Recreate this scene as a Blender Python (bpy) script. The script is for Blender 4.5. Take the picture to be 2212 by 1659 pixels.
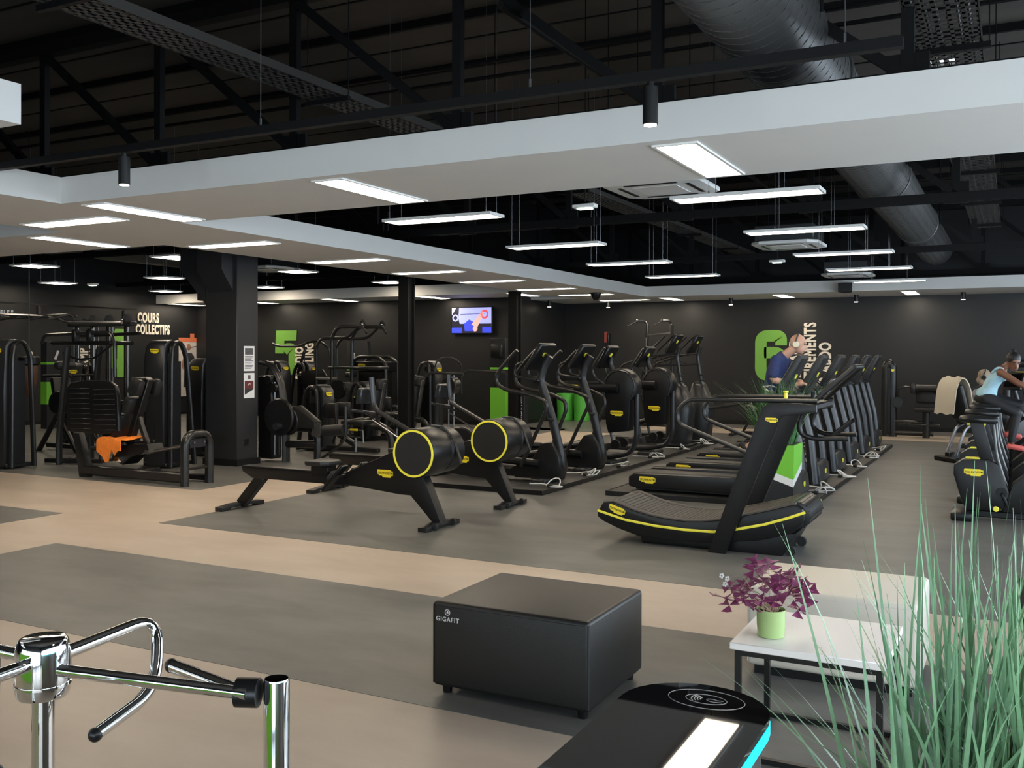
import bpy, bmesh, math, random
from mathutils import Vector, Matrix, Euler
for o in list(bpy.data.objects): bpy.data.objects.remove(o)
SC = bpy.context.scene
COL = SC.collection
R = math.radians
# ---------------------------------------------------------------- camera
cd = bpy.data.cameras.new('camera'); cam = bpy.data.objects.new('camera', cd); COL.objects.link(cam)
cd.sensor_fit = 'HORIZONTAL'; cd.sensor_width = 36.0; cd.lens = 2071.78 / 2212 * 36.0
cd.shift_y = (774.59 - 829.5) / 2212; cd.clip_start = 0.05; cd.clip_end = 200
_y, _p, _r = R(-27.605), R(-0.2735), R(0.142)
_f = Vector((math.sin(_y) * math.cos(_p), math.cos(_y) * math.cos(_p), math.sin(_p)))
_rt = Vector((math.cos(_y), -math.sin(_y), 0)); _u = _rt.cross(_f)
_cx = _rt * math.cos(_r) + _u * math.sin(_r); _cu = _u * math.cos(_r) - _rt * math.sin(_r)
cam.matrix_world = Matrix(((_cx.x, _cu.x, -_f.x, 0), (_cx.y, _cu.y, -_f.y, 0), (_cx.z, _cu.z, -_f.z, 1.7), (0, 0, 0, 1)))
SC.camera = cam
# ---------------------------------------------------------------- world, daylight, exposure
W = bpy.data.worlds.new('world'); SC.world = W; W.use_nodes = True
_bg = W.node_tree.nodes['Background']; _bg.inputs[0].default_value = (0.80, 0.90, 1.0, 1); _bg.inputs[1].default_value = 6.0
SC.view_settings.view_transform = 'Standard'; SC.view_settings.look = 'None'
SC.view_settings.exposure = 0.45; SC.view_settings.gamma = 1.0; SC.view_settings.use_curve_mapping = False
PANEL_L = 19.0
XR, YB, XL, YT, YF, ZR = 3.5, -4.0, -20.5, 19.9, 23.15, 5.4     # room: right wall, back wall, left wall, screen wall, far wall, roof
WIN_R = [(-3.6, .8), (1.0, 5.4), (5.6, 10.0), (10.2, 14.6), (14.8, 19.2)]   # window bays in the right wall (y ranges)
WIN_B = [(-7.45, -3.55), (-3.4, .5), (.65, 3.2)]                         # glazed bays behind the camera (x ranges)
def portal(loc, rot, sx, sy):
    l = bpy.data.lights.new('daylight', 'AREA'); l.shape = 'RECTANGLE'; l.size = sx; l.size_y = sy
    l.cycles.is_portal = True
    o = bpy.data.objects.new('daylight', l); COL.objects.link(o); o.location = loc; o.rotation_euler = rot
for a, b in WIN_R: portal((XR + .12, (a + b) / 2, 1.75), (0, R(90), 0), 2.9, b - a)
for a, b in WIN_B: portal(((a + b) / 2, YB - .12, 1.25), (R(90), 0, 0), b - a, 2.3)
# ---------------------------------------------------------------- materials
MATS = {}
def mat(name, col, rough=.5, metal=0.0, noise=0.0, nscale=8.0, bump=0.0, bscale=60.0, emit=0.0, spec=.5, stretch=(1, 1, 1), coat=0.0, col2=None):
    m = bpy.data.materials.new(name); m.use_nodes = True; nt = m.node_tree; b = nt.nodes['Principled BSDF']
    c = (col[0], col[1], col[2], 1)
    b.inputs['Base Color'].default_value = c; b.inputs['Roughness'].default_value = rough; b.inputs['Metallic'].default_value = metal
    b.inputs['Specular IOR Level'].default_value = spec; b.inputs['Coat Weight'].default_value = coat
    if emit: b.inputs['Emission Color'].default_value = c; b.inputs['Emission Strength'].default_value = emit
    if noise or bump:
        tc = nt.nodes.new('ShaderNodeTexCoord'); mp = nt.nodes.new('ShaderNodeMapping'); mp.inputs['Scale'].default_value = stretch
        nt.links.new(tc.outputs['Object'], mp.inputs['Vector'])
    if noise:
        n = nt.nodes.new('ShaderNodeTexNoise'); n.inputs['Scale'].default_value = nscale; n.inputs['Detail'].default_value = 6; n.inputs['Roughness'].default_value = .6
        nt.links.new(mp.outputs[0], n.inputs['Vector'])
        r = nt.nodes.new('ShaderNodeValToRGB'); r.color_ramp.elements[0].position = .3; r.color_ramp.elements[1].position = .72
        d = col2 or tuple(min(1, x * (1 + noise)) for x in col)
        e = tuple(x * (1 - noise) for x in col) if not col2 else col
        r.color_ramp.elements[0].color = (*e, 1); r.color_ramp.elements[1].color = (*d, 1)
        nt.links.new(n.outputs['Fac'], r.inputs[0]); nt.links.new(r.outputs[0], b.inputs['Base Color'])
    if bump:
        n2 = nt.nodes.new('ShaderNodeTexNoise'); n2.inputs['Scale'].default_value = bscale; n2.inputs['Detail'].default_value = 3
        nt.links.new(mp.outputs[0], n2.inputs['Vector'])
        bp = nt.nodes.new('ShaderNodeBump'); bp.inputs['Strength'].default_value = bump; bp.inputs['Distance'].default_value = .01
        nt.links.new(n2.outputs['Fac'], bp.inputs['Height']); nt.links.new(bp.outputs[0], b.inputs['Normal'])
    MATS[name] = m; return m
BLK = mat('black_powder_coat', (.0055, .0055, .0057), .38, spec=.4, bump=.05, bscale=300)
BLK2 = mat('black_plastic', (.0062, .0064, .0069), .34, spec=.4, bump=.04, bscale=400)
GREY = mat('anthracite_shell', (.0165, .018, .020), .32, bump=.04, bscale=400)
TUBE = mat('dark_grey_tube', (.013, .0128, .0124), .30)
PAD = mat('black_upholstery', (.011, .011, .0112), .42, bump=.15, bscale=220)
DISC = mat('dark_disc_cover', (.008, .008, .0075), .6, bump=.08, bscale=200)
RUB = mat('black_rubber', (.014, .014, .014), .7, bump=.2, bscale=150)
SLAT = mat('rubber_slat', (.07, .062, .054), .62, bump=.2, bscale=150)
BELT = mat('running_belt', (.06, .058, .054), .6, noise=.12, nscale=30)
CHR = mat('polished_chrome', (.88, .89, .90), .07, 1.0)
STEEL = mat('brushed_steel', (.30, .30, .31), .32, 1.0)
YEL = mat('yellow_paint', (.88, .70, .03), .4)
YELB = mat('yellow_accent', (.92, .83, .07), .4)
GRN = mat('bright_green_paint', (.16, .50, .035), .45)
GRNW = mat('green_wall_lettering', (.17, .40, .06), .5)
GRNB = mat('green_plastic', (.10, .48, .06), .4)
WHT = mat('white_matt_paint', (.64, .63, .605), .55, noise=.02, nscale=2)
WHTP = mat('white_plastic', (.72, .72, .70), .35)
CREAM = mat('cream_lettering', (.80, .73, .62), .5)
WALL = mat('charcoal_wall_paint', (.0078, .0083, .0090), .48, noise=.12, nscale=1.2, bump=.04, bscale=80)
WALL2 = mat('pillar_paint', (.017, .0175, .019), .5, noise=.08, nscale=1.5, bump=.04, bscale=80)
ROOF = mat('dark_roof_panel', (.042, .036, .029), .7, noise=.2, nscale=1.0, stretch=(.3, 2, 1))
STL = mat('black_steel_truss', (.004, .0041, .0042), .55, spec=.2)
DUCT = mat('dark_spiral_duct', (.062, .062, .061), .4, .2)
TRAY = mat('dark_cable_tray', (.05, .047, .042), .45, .2)
FLB = mat('beige_vinyl', (.395, .325, .26), .42, noise=.1, nscale=1.6, stretch=(.6, 1.3, 1), spec=.4, col2=(.50, .42, .345))
FLG = mat('grey_vinyl', (.092, .092, .088), .42, noise=.1, nscale=2.0, stretch=(.55, 1.3, 1), spec=.4, col2=(.158, .155, .146))
GLASS_BLK = mat('black_glass', (.006, .006, .007), .02, spec=.25)
LEATH = mat('black_leatherette', (.0075, .0074, .0073), .46, spec=.6, bump=.12, bscale=260)
CREAML = mat('cream_leatherette', (.66, .61, .52), .45, bump=.12, bscale=240)
TABW = mat('white_laminate', (.80, .78, .76), .35)
SPOTW = mat('spot_lens', (1.0, .88, .68), .4, emit=30)
DIFF = mat('light_diffuser', (1.0, .855, .67), .4, emit=PANEL_L)
EXITM = mat('emergency_lens', (.75, 1.0, .85), .4, emit=2.5)
LED = mat('cyan_led_edge', (.0, .62, .80), .3, emit=1.1)
ORG = mat('orange_towel', (.85, .22, .02), .8, noise=.15, nscale=20, bump=.4, bscale=60)
TOWEL = mat('beige_towel', (.60, .55, .45), .9, bump=.5, bscale=150)
LEAF = mat('grass_blade', (.165, .31, .165), .36, noise=.5, nscale=5)
LEAF2 = mat('grass_blade_dark', (.05, .15, .045), .5, noise=.35, nscale=6)
PURP = mat('purple_leaf', (.20, .036, .105), .45, noise=.4, nscale=18)
STEMP = mat('pale_stem', (.45, .30, .22), .5)
SOIL = mat('dark_soil', (.03, .022, .016), .9, noise=.4, nscale=60)
POTG = mat('green_glazed_pot', (.36, .50, .20), .2, coat=.3)
CABLE = mat('white_cable', (.75, .75, .73), .45)
CABLEB = mat('black_cable', (.012, .012, .012), .5)
BRN = mat('brown_leather', (.10, .04, .02), .5, noise=.3, nscale=9)
PAPER = mat('white_paper', (.72, .73, .75), .6)
SKIN1 = mat('light_skin', (.52, .30, .215), .5, noise=.06, nscale=20)
SKIN2 = mat('brown_skin', (.20, .085, .045), .45, noise=.06, nscale=20)
NAVY = mat('navy_cotton', (.02, .035, .12), .85, noise=.15, nscale=25, bump=.25, bscale=40)
SKYB = mat('pale_blue_knit', (.42, .66, .76), .85, noise=.06, nscale=40, bump=.25, bscale=60)
LGREY = mat('light_grey_cotton', (.45, .46, .50), .85, noise=.08, nscale=25, bump=.25, bscale=40)
LEGG = mat('black_leggings', (.012, .012, .014), .6)
HAIRK = mat('black_hair', (.012, .010, .009), .5, noise=.4, nscale=50, bump=.5, bscale=90)
HAIRG = mat('blonde_grey_hair', (.36, .28, .20), .55, noise=.3, nscale=45, bump=.5, bscale=70)
CORAL = mat('coral_shoe', (.80, .16, .14), .6)
GLASS = bpy.data.materials.new('window_glass'); GLASS.use_nodes = True
_n = GLASS.node_tree; _n.nodes.clear()
_o = _n.nodes.new('ShaderNodeOutputMaterial'); _t = _n.nodes.new('ShaderNodeBsdfTransparent'); _g = _n.nodes.new('ShaderNodeBsdfGlossy'); _x = _n.nodes.new('ShaderNodeMixShader')
_g.inputs['Roughness'].default_value = .02; _x.inputs[0].default_value = .06; _t.inputs[0].default_value = (.97, .99, 1, 1)
_n.links.new(_t.outputs[0], _x.inputs[1]); _n.links.new(_g.outputs[0], _x.inputs[2]); _n.links.new(_x.outputs[0], _o.inputs[0])
# ---------------------------------------------------------------- mesh helpers
def fillet(pts, r, seg=4):
    pts = [Vector(p) for p in pts]
    if r <= 0 or len(pts) < 3: return pts
    out = [pts[0]]
    for i in range(1, len(pts) - 1):
        a, b, c = pts[i - 1], pts[i], pts[i + 1]
        u, v = (a - b), (c - b); lu, lv = u.length, v.length
        if lu < 1e-6 or lv < 1e-6: continue
        d = min(r, lu * .48, lv * .48); p0 = b + u / lu * d; p1 = b + v / lv * d
        for k in range(seg + 1):
            t = k / seg; out.append(p0 * (1 - t) ** 2 + b * 2 * t * (1 - t) + p1 * t * t)
    out.append(pts[-1]); return out
class M:
    def __init__(s): s.v = []; s.f = []
    def _add(s, vs, fs):
        n = len(s.v); s.v += [tuple(v) for v in vs]; s.f += [tuple(i + n for i in f) for f in fs]; return s
    def bm(s, bm, mx=None):
        bm.verts.index_update()
        s._add([(mx @ v.co if mx else v.co) for v in bm.verts], [[v.index for v in f.verts] for f in bm.faces]); bm.free(); return s
    def box(s, x0, x1, y0, y1, z0, z1, bev=0.0, seg=1, mx=None):
        bm = bmesh.new(); bmesh.ops.create_cube(bm, size=1)
        for v in bm.verts: v.co = Vector((x0 + (x1 - x0) * (v.co.x + .5), y0 + (y1 - y0) * (v.co.y + .5), z0 + (z1 - z0) * (v.co.z + .5)))
        if bev: bmesh.ops.bevel(bm, geom=list(bm.edges), offset=bev, segments=seg, profile=.5, affect='EDGES')
        return s.bm(bm, mx)
    def obox(s, c, size, rot=(0, 0, 0), bev=0.0, seg=1):
        a, b, d = size[0] / 2, size[1] / 2, size[2] / 2
        return s.box(-a, a, -b, b, -d, d, bev, seg, Matrix.Translation(c) @ Euler([R(t) for t in rot]).to_matrix().to_4x4())
    def bar(s, p0, p1, w, h, bev=0.0, up=(0, 0, 1)):      # rectangular bar from p0 to p1, w across, h along up
        p0, p1 = Vector(p0), Vector(p1); d = p1 - p0; L = d.length; x = d / L; u = Vector(up); y = u.cross(x)
        if y.length < 1e-4: y = Vector((0, 1, 0)).cross(x)
        y.normalize(); z = x.cross(y)
        mx = Matrix(((x.x, y.x, z.x, p0.x), (x.y, y.y, z.y, p0.y), (x.z, y.z, z.z, p0.z), (0, 0, 0, 1)))
        return s.box(0, L, -w / 2, w / 2, -h / 2, h / 2, bev, 1, mx)
    def prism(s, poly, axis, a, b, bev=0.0, seg=2):        # polygon extruded along axis ('y': poly=(x,z); 'x': (y,z); 'z': (x,y))
        def P(p, t): return {'y': (p[0], t, p[1]), 'x': (t, p[0], p[1]), 'z': (p[0], p[1], t)}[axis]
        bm = bmesh.new(); n = len(poly)
        A = [bm.verts.new(P(p, a)) for p in poly]; B = [bm.verts.new(P(p, b)) for p in poly]
        fa = bm.faces.new(A); fb = bm.faces.new(B[::-1])
        for i in range(n): bm.faces.new((A[i], B[i], B[(i + 1) % n], A[(i + 1) % n]))
        bmesh.ops.recalc_face_normals(bm, faces=bm.faces)
        if bev:
            es = list({e for f in (fa, fb) for e in f.edges}); bmesh.ops.bevel(bm, geom=es, offset=bev, segments=seg, profile=.6, affect='EDGES')
        return s.bm(bm)
    def tube(s, pts, r, n=8, fil=0.0, ry=None, closed=False, cap=True, up=None, seg=4):   # r may be a list (one per given point, no fillet)
        P = fillet(pts, fil, seg) if fil else [Vector(p) for p in pts]
        m = len(P); rs = r if isinstance(r, (list, tuple)) else [r] * m
        T = []
        for i in range(m):
            a = P[i - 1] if (i > 0 or closed) else P[i]; b = P[(i + 1) % m] if (i < m - 1 or closed) else P[i]
            t = (b - a); T.append(t.normalized() if t.length > 1e-9 else Vector((0, 0, 1)))
        ref = Vector(up) if up else (Vector((0, 0, 1)) if abs(T[0].z) < .9 else Vector((1, 0, 0)))
        nrm = (ref - T[0] * ref.dot(T[0])).normalized(); vs = []; fs = []
        for i in range(m):
            if i: 
                if up: q = Vector(up) - T[i] * Vector(up).dot(T[i]); nrm = q.normalized() if q.length > 1e-4 else nrm
                else:
                    q = nrm - T[i] * nrm.dot(T[i]); nrm = q.normalized() if q.length > 1e-6 else nrm
            bn = T[i].cross(nrm); k = (ry / rs[i]) if ry else 1
            for j in range(n):
                a = 2 * math.pi * j / n; vs.append(P[i] + nrm * (math.cos(a) * rs[i]) + bn * (math.sin(a) * rs[i] * k))
        for i in range(m if closed else m - 1):
            i2 = (i + 1) % m
            for j in range(n): fs.append((i * n + j, i * n + (j + 1) % n, i2 * n + (j + 1) % n, i2 * n + j))
        if cap and not closed: fs.append(tuple(range(n))[::-1]); fs.append(tuple((m - 1) * n + j for j in range(n)))
        return s._add(vs, fs)
    def lathe(s, prof, c=(0, 0, 0), axis='z', n=24, cap=True):        # prof = [(r, h)]
        vs = []; fs = []; c = Vector(c)
        for r, h in prof:
            for j in range(n):
                a = 2 * math.pi * j / n; x, y = math.cos(a) * r, math.sin(a) * r
                vs.append(c + Vector({'z': (x, y, h), 'y': (x, h, -y), 'x': (h, x, y)}[axis]))
        for i in range(len(prof) - 1):
            for j in range(n): fs.append((i * n + j, i * n + (j + 1) % n, (i + 1) * n + (j + 1) % n, (i + 1) * n + j))
        if cap: fs.append(tuple(range(n))[::-1]); fs.append(tuple((len(prof) - 1) * n + j for j in range(n)))
        return s._add(vs, fs)
    def cyl(s, p0, p1, r, n=12, r1=None): return s.tube([p0, p1], [r, r if r1 is None else r1], n)
    def ball(s, c, r, sc=(1, 1, 1), n=10, m=7, mx=None):
        vs = []; fs = []
        for i in range(1, m):
            t = math.pi * i / m
            for j in range(n):
                a = 2 * math.pi * j / n
                vs.append(Vector((math.sin(t) * math.cos(a) * r * sc[0], math.sin(t) * math.sin(a) * r * sc[1], math.cos(t) * r * sc[2])))
        vs += [Vector((0, 0, r * sc[2])), Vector((0, 0, -r * sc[2]))]; q = (m - 1) * n
        for i in range(m - 2):
            for j in range(n): fs.append((i * n + j, (i + 1) * n + j, (i + 1) * n + (j + 1) % n, i * n + (j + 1) % n))
        for j in range(n): fs.append((q, j, (j + 1) % n)); fs.append((q + 1, (m - 2) * n + (j + 1) % n, (m - 2) * n + j))
        c = Vector(c); return s._add([(mx @ v if mx else v) + c for v in vs], fs)
    def loft(s, rings, cap=True):                          # rings: lists of equal point counts
        n = len(rings[0]); vs = [p for r in rings for p in r]; fs = []
        for i in range(len(rings) - 1):
            for j in range(n): fs.append((i * n + j, i * n + (j + 1) % n, (i + 1) * n + (j + 1) % n, (i + 1) * n + j))
        if cap: fs.append(tuple(range(n))[::-1]); fs.append(tuple((len(rings) - 1) * n + j for j in range(n)))
        return s._add(vs, fs)
    def mesh(s, name, m, ang=38):
        me = bpy.data.meshes.new(name); me.from_pydata(s.v, [], s.f); me.materials.append(m)
        me.polygons.foreach_set('use_smooth', [True] * len(me.polygons)); me.set_sharp_from_angle(angle=R(ang)); me.update(); return me
    def done(s, name, m, parent=None, loc=None, rot=None, ang=38, label=None):
        return link(name, s.mesh(name, m, ang), parent, loc, rot, label)
def link(name, me, parent=None, loc=None, rot=None, label=None):
    o = bpy.data.objects.new(name, me); COL.objects.link(o)
    if parent: o.parent = parent
    if loc: o.location = loc
    if rot: o.rotation_euler = [R(a) for a in rot]
    if label: o['label'] = label
    return o
def thing(name, label, cat, loc=(0, 0, 0), rotz=0, group=None):
    o = bpy.data.objects.new(name, None); COL.objects.link(o); o.empty_display_size = .1
    o.location = loc; o.rotation_euler = (0, 0, R(rotz)); o['label'] = label; o['category'] = cat
    if group: o['group'] = group
    return o
def tag(o, label, cat, group=None):
    o['label'] = label; o['category'] = cat
    if group: o['group'] = group
    return o
def struct(o): o['kind'] = 'structure'; return o
KIDS = {}
def dup(root, label, loc=None, rotz=None, group=None):
    r = root.copy(); COL.objects.link(r); r['label'] = label
    if loc: r.location = loc
    if rotz is not None: r.rotation_euler = (0, 0, R(rotz))
    if group: r['group'] = group
    for ch in root.children:
        c = ch.copy(); COL.objects.link(c); c.parent = r
        for g in ch.children:
            d = g.copy(); COL.objects.link(d); d.parent = c
    return r
_tx = {}
def textmesh(s, size, m, ext=.004, off=0.0, sx=1.0, align='CENTER', space=1.0):
    key = (s, size, m.name, ext, off, sx, align, space)
    if key in _tx: return _tx[key]
    cu = bpy.data.curves.new('lettering', 'FONT'); cu.body = s; cu.size = size; cu.extrude = ext; cu.offset = off; cu.align_x = align; cu.align_y = 'CENTER'
    cu.resolution_u = 3; cu.space_character = space
    o = bpy.data.objects.new('lettering', cu); COL.objects.link(o)
    me = bpy.data.meshes.new_from_object(o.evaluated_get(bpy.context.evaluated_depsgraph_get())); bpy.data.objects.remove(o)
    me.name = 'lettering'; me.materials.clear(); me.materials.append(m)
    for v in me.vertices: v.co.x *= sx
    _tx[key] = me; return me
BADGE = M().prism([(-.5, .16), (-.46, .20), (.36, .20), (.40, .14), (.5, .14), (.5, -.10), (.40, -.10), (.36, -.20), (-.14, -.20), (-.18, -.12), (-.38, -.12), (-.42, -.04), (-.5, -.04)], 'z', -.012, .012).mesh('badge', YEL)
LOGO_D = mat('badge_print', (.05, .04, .0), .5)
_bd = {}
def badge(parent, loc, rot, w=.16, letters=True):
    k = ('b', w)
    if k not in _bd:
        me = BADGE.copy(); 
        for v in me.vertices: v.co.x *= w; v.co.y *= w; v.co.z *= .25
        _bd[k] = me
    b = link('badge', _bd[k], parent, loc, rot)
    if letters: link('lettering', textmesh('TECHNOGYM', w * .155, LOGO_D, .0008, w * .004, .98), b, (0, w * .02, .0032))
    return b
_sm = M().prism([(-.5, .5), (.5, .5), (.5, -.2), (.2, -.5), (-.2, -.5), (-.5, -.2)], 'z', -.004, .004).mesh('logo_plate', YELB)
_smc = {}
def logo(parent, loc, rot, w=.06):
    if w not in _smc:
        me = _sm.copy()
        for v in me.vertices: v.co.x *= w; v.co.y *= w * .8
        _smc[w] = me
    return link('logo_plate', _smc[w], parent, loc, rot)
# ---------------------------------------------------------------- the room
struct(M().box(XL - .2, XR + .2, YB - .2, YF + .2, -.12, 0).done('floor', FLB))
FL = bpy.data.objects['floor']
for x0, x1, y0, y1 in [(-7.57, XR, 3.9, 5.70), (-7.57, XR, 6.86, 20.48), (XL, -8.92, .5, 6.80), (XL, -8.95, 8.73, YT), (-10.5, -7.57, 19.3, YF), (-7.57, XR, 22.0, YF), (-7.57, XR, YB, -2.6)]:
    M().box(x0, x1, y0, y1, -.004, .002).done('floor_panel', FLG, FL)
def wallbox(name, m, *b): return struct(M().box(*b).done(name, m))
wallbox('wall_left', WALL, XL - .2, XL, YB - .2, YT + .2, 0, ZR)
wallbox('wall_screen', WALL, XL, -10.5, YT, YT + .2, 0, ZR)
wallbox('wall_recess', WALL, -10.7, -10.5, YT + .2, YF, 0, ZR)
wallbox('wall_far', WALL, -10.7, XR + .2, YF, YF + .2, 0, ZR)
def holes(axis, fixed, t, lo, hi, bays, z0, z1, name):   # a wall with rectangular bays cut out, built from piers and strips
    m = M(); f = (lambda a, b, c, d: m.box(fixed, fixed + t, a, b, c, d)) if axis == 'x' else (lambda a, b, c, d: m.box(a, b, fixed, fixed + t, c, d))
    p = lo
    for a, b in bays: f(p, a, 0, ZR); f(a, b, 0, z0); f(a, b, z1, ZR); p = b
    f(p, hi, 0, ZR); return struct(m.done(name, WALL2))
holes('x', XR, .2, YB - .2, YF + .2, WIN_R, .3, 3.2, 'wall_right')
holes('y', YB - .2, .2, XL, XR, WIN_B, .1, 2.4, 'wall_back')
wi = 0
for a, b in WIN_R:
    wi += 1; w = struct(link('window_%d' % wi, None, None, (XR + .1, (a + b) / 2, 0)))
    h = (b - a) / 2; m = M()
    for yy in (-h + .03, 0, h - .03): m.box(-.03, .03, yy - .03, yy + .03, .3, 3.2)
    for zz in (.33, 1.1, 3.17): m.box(-.03, .03, -h, h, zz - .03, zz + .03)
    m.done('window_frame', BLK, w)
    for y0, y1 in ((-h + .06, -.03), (.03, h - .06)): M().box(-.006, .006, y0, y1, .36, 3.14).done('pane', GLASS, w)
for a, b in WIN_B:
    wi += 1; w = struct(link('window_%d' % wi, None, None, ((a + b) / 2, YB - .1, 0)))
    h = (b - a) / 2; m = M()
    for xx in (-h + .03, 0, h - .03): m.box(xx - .03, xx + .03, -.03, .03, .1, 2.4)
    for zz in (.13, 2.37): m.box(-h, h, -.03, .03, zz - .03, zz + .03)
    m.done('window_frame', BLK, w)
    for x0, x1 in ((-h + .06, -.03), (.03, h - .06)): M().box(x0, x1, -.006, .006, .16, 2.34).done('pane', GLASS, w)
SKY = (-1.22, -.64, 13.1, 13.8)      # small roof light
_c = M().box(XL - .2, SKY[0], YB - .2, YF + .2, ZR, ZR + .15).box(SKY[1], XR + .2, YB - .2, YF + .2, ZR, ZR + .15).box(SKY[0], SKY[1], YB - .2, SKY[2], ZR, ZR + .15).box(SKY[0], SKY[1], SKY[3], YF + .2, ZR, ZR + .15)
struct(_c.done('ceiling', ROOF))
wi += 1; w = struct(link('window_%d' % wi, None, None, ((SKY[0] + SKY[1]) / 2, (SKY[2] + SKY[3]) / 2, ZR)))
M().box(-.29, .29, -.35, .35, .06, .07).done('pane', GLASS, w)
for s_ in (-1, 1): M().box(s_ * .275 - .015, s_ * .275 + .015, -.35, .35, .0, .06).done('window_frame', BLK, w)
CE = bpy.data.objects['ceiling']
pm = M().box(XL, XR, -.025, .025, ZR - .09, ZR).mesh('purlin', STL)
for i in range(15): link('purlin', pm, CE, (0, 1.2 + i * 1.55, 0))
sm_ = M().box(XL, XR, -.012, .012, ZR - .012, ZR).mesh('seam', STL)
for i in range(15): link('seam', sm_, CE, (0, 1.975 + i * 1.55, 0))
for nm, b in (('baseboard_left', (XL, XL + .02, YB, YT, 0, .1)), ('baseboard_screen', (XL, -10.5, YT - .02, YT, 0, .1)), ('baseboard_far', (-10.5, XR, YF - .02, YF, 0, .1)), ('baseboard_recess', (-10.5, -10.48, YT, YF, 0, .1))):
    wallbox(nm, BLK, *b)
# dropped white soffits
ZS = 3.03; HS = .235
for i, b in enumerate([(-7.53, XR, 5.72, 7.11), (-9.27, -7.53, 2.2, 21.07), (XL, -9.27, 7.08, 8.48), (-6.75, -5.13, YB, 3.63), (-10.5, XR, 21.07, YF), (XL, -9.27, 18.48, YT)]):
    wallbox('trim_%d' % (i + 1), WHT, b[0], b[1], b[2], b[3], ZS, ZS + HS)
# pillar and slim columns
pl = M().box(-10.97, -10.33, 10.84, 11.30, 0, 3.5, .01)
pl.prism([(-10.97, 2.45), (-10.97, 3.5), (-11.5, 3.5), (-11.5, 3.0)], 'y', 10.84, 11.30)
pl.prism([(10.9, 2.55), (10.6, 2.95), (10.6, 3.5), (10.9, 3.5)], 'x', -10.90, -10.40)
o = pl.done('pillar', WALL2); tag(o, 'broad charcoal pillar with two taped notices, behind the leg press', 'pillar')
M().box(-11.0, -10.3, 10.82, 11.32, 0, .1).done('base_trim', BLK, o)
for x, y, l in ((-9.40, 14.0, 'slim black steel column behind the weight machines, left of the wall screen'), (-9.40, 18.1, 'slim black steel column beside the green and grey dispenser')):
    t = thing('steel_column', l, 'column', (x, y, 0))
    M().box(-.06, .06, -.1, .1, 0, ZS).done('web', STL, t)
    for s in (-1, 1): M().box(-.1, .1, s * .1 - .01, s * .1 + .01, 0, ZS).done('flange', STL, t)
    M().box(-.14, .14, -.14, .14, 0, .015).done('base_plate', STL, t)
# ---------------------------------------------------------------- roof steel, duct, trays
nodes = [-.57 - 1.566 * i for i in range(-4, 13)]
def truss(y, label, k=1.0):
    sp = 1.566 * k
    t = thing('roof_truss', label, 'truss', (0, y, 0), 0, 'roof trusses')
    for s in (-1, 1): M().box(XL + .05, XR, s * .045 - .012, s * .045 + .012, 3.40, 3.50).done('bottom_chord', STL, t)
    M().box(XL + .05, XR, -.06, .06, 4.78, 4.90).done('top_chord', STL, t)
    pm = M().box(-.04, .04, -.03, .03, 3.45, 4.8).mesh('post', STL); dm = M().bar((0, 0, 3.47), (-sp, 0, 4.8), .06, .07).mesh('diagonal', STL)
    gm = M().box(-.13, .13, -.02, .02, 3.38, 3.62).mesh('gusset_plate', STL)
    for x in [n_ * k for n_ in nodes]:
        if XL < x < XR: link('post', pm, t, (x, 0, 0)); link('gusset_plate', gm, t, (x, 0, 0))
        if x - sp > XL and x < XR: link('diagonal', dm, t, (x, 0, 0))
for y, l in ((6.6, 'black steel roof truss nearest the camera, above the wide white soffit'), (11.7, 'second black steel roof truss, behind the white soffit'), (17.2, 'third black steel roof truss, over the treadmills'), (22.3, 'farthest black steel roof truss, by the back wall')): truss(y, l, 1.065 if y < 7 else 1.0)
for x, y0, y1, l in ((-3.4, 6.3, 22.2, 'thin black roof brace running away above the middle of the hall'), (-13.2, 6.3, 19.5, 'thin black roof brace running away above the weight machines')):
    tag(M().tube([(x, y0, 4.3), (x, y1, 4.3)], .03).done('roof_brace', STL), l, 'brace')
# spiral duct
dt = thing('ventilation_duct', 'large dark grey spiral ventilation duct running toward the back wall', 'duct', (-1.41, 0, 3.84))
M().lathe([(.32, 2.2), (.32, 21.2), (.30, 21.3)], axis='y', n=32).done('duct_body', DUCT, dt)
sm = M(); 
for i in range(150):
    y = 2.25 + i * .126
    sm.tube([(.322 * math.cos(a), y + .126 * a / 6.2832, .322 * math.sin(a)) for a in [k * math.pi / 10 for k in range(21)]], .0035, 4, cap=False)
q = sm.done('spiral_seam', DUCT, dt); q['kind'] = 'stuff'
cm = M().lathe([(.33, -.03), (.34, -.02), (.34, .02), (.33, .03)], axis='y', n=32).mesh('collar', DUCT)
for y in (7.6, 12.2, 16.8): link('collar', cm, dt, (0, y, 0))
for y in (6.2, 11.6, 17.1): 
    M().tube([(-.34, y, .0), (-.34, y, 1.5)], .012, 6).done('hanger', STL, dt); M().tube([(.34, y, 0), (.34, y, 1.5)], .012, 6).done('hanger', STL, dt)
dt2 = thing('ventilation_duct', 'dark spiral duct along the left wall above the cable station', 'duct', (-17.6, 0, 4.05))
M().lathe([(.32, 11.0), (.32, 19.6), (.30, 19.65)], axis='y', n=24).done('duct_body', DUCT, dt2)
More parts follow.
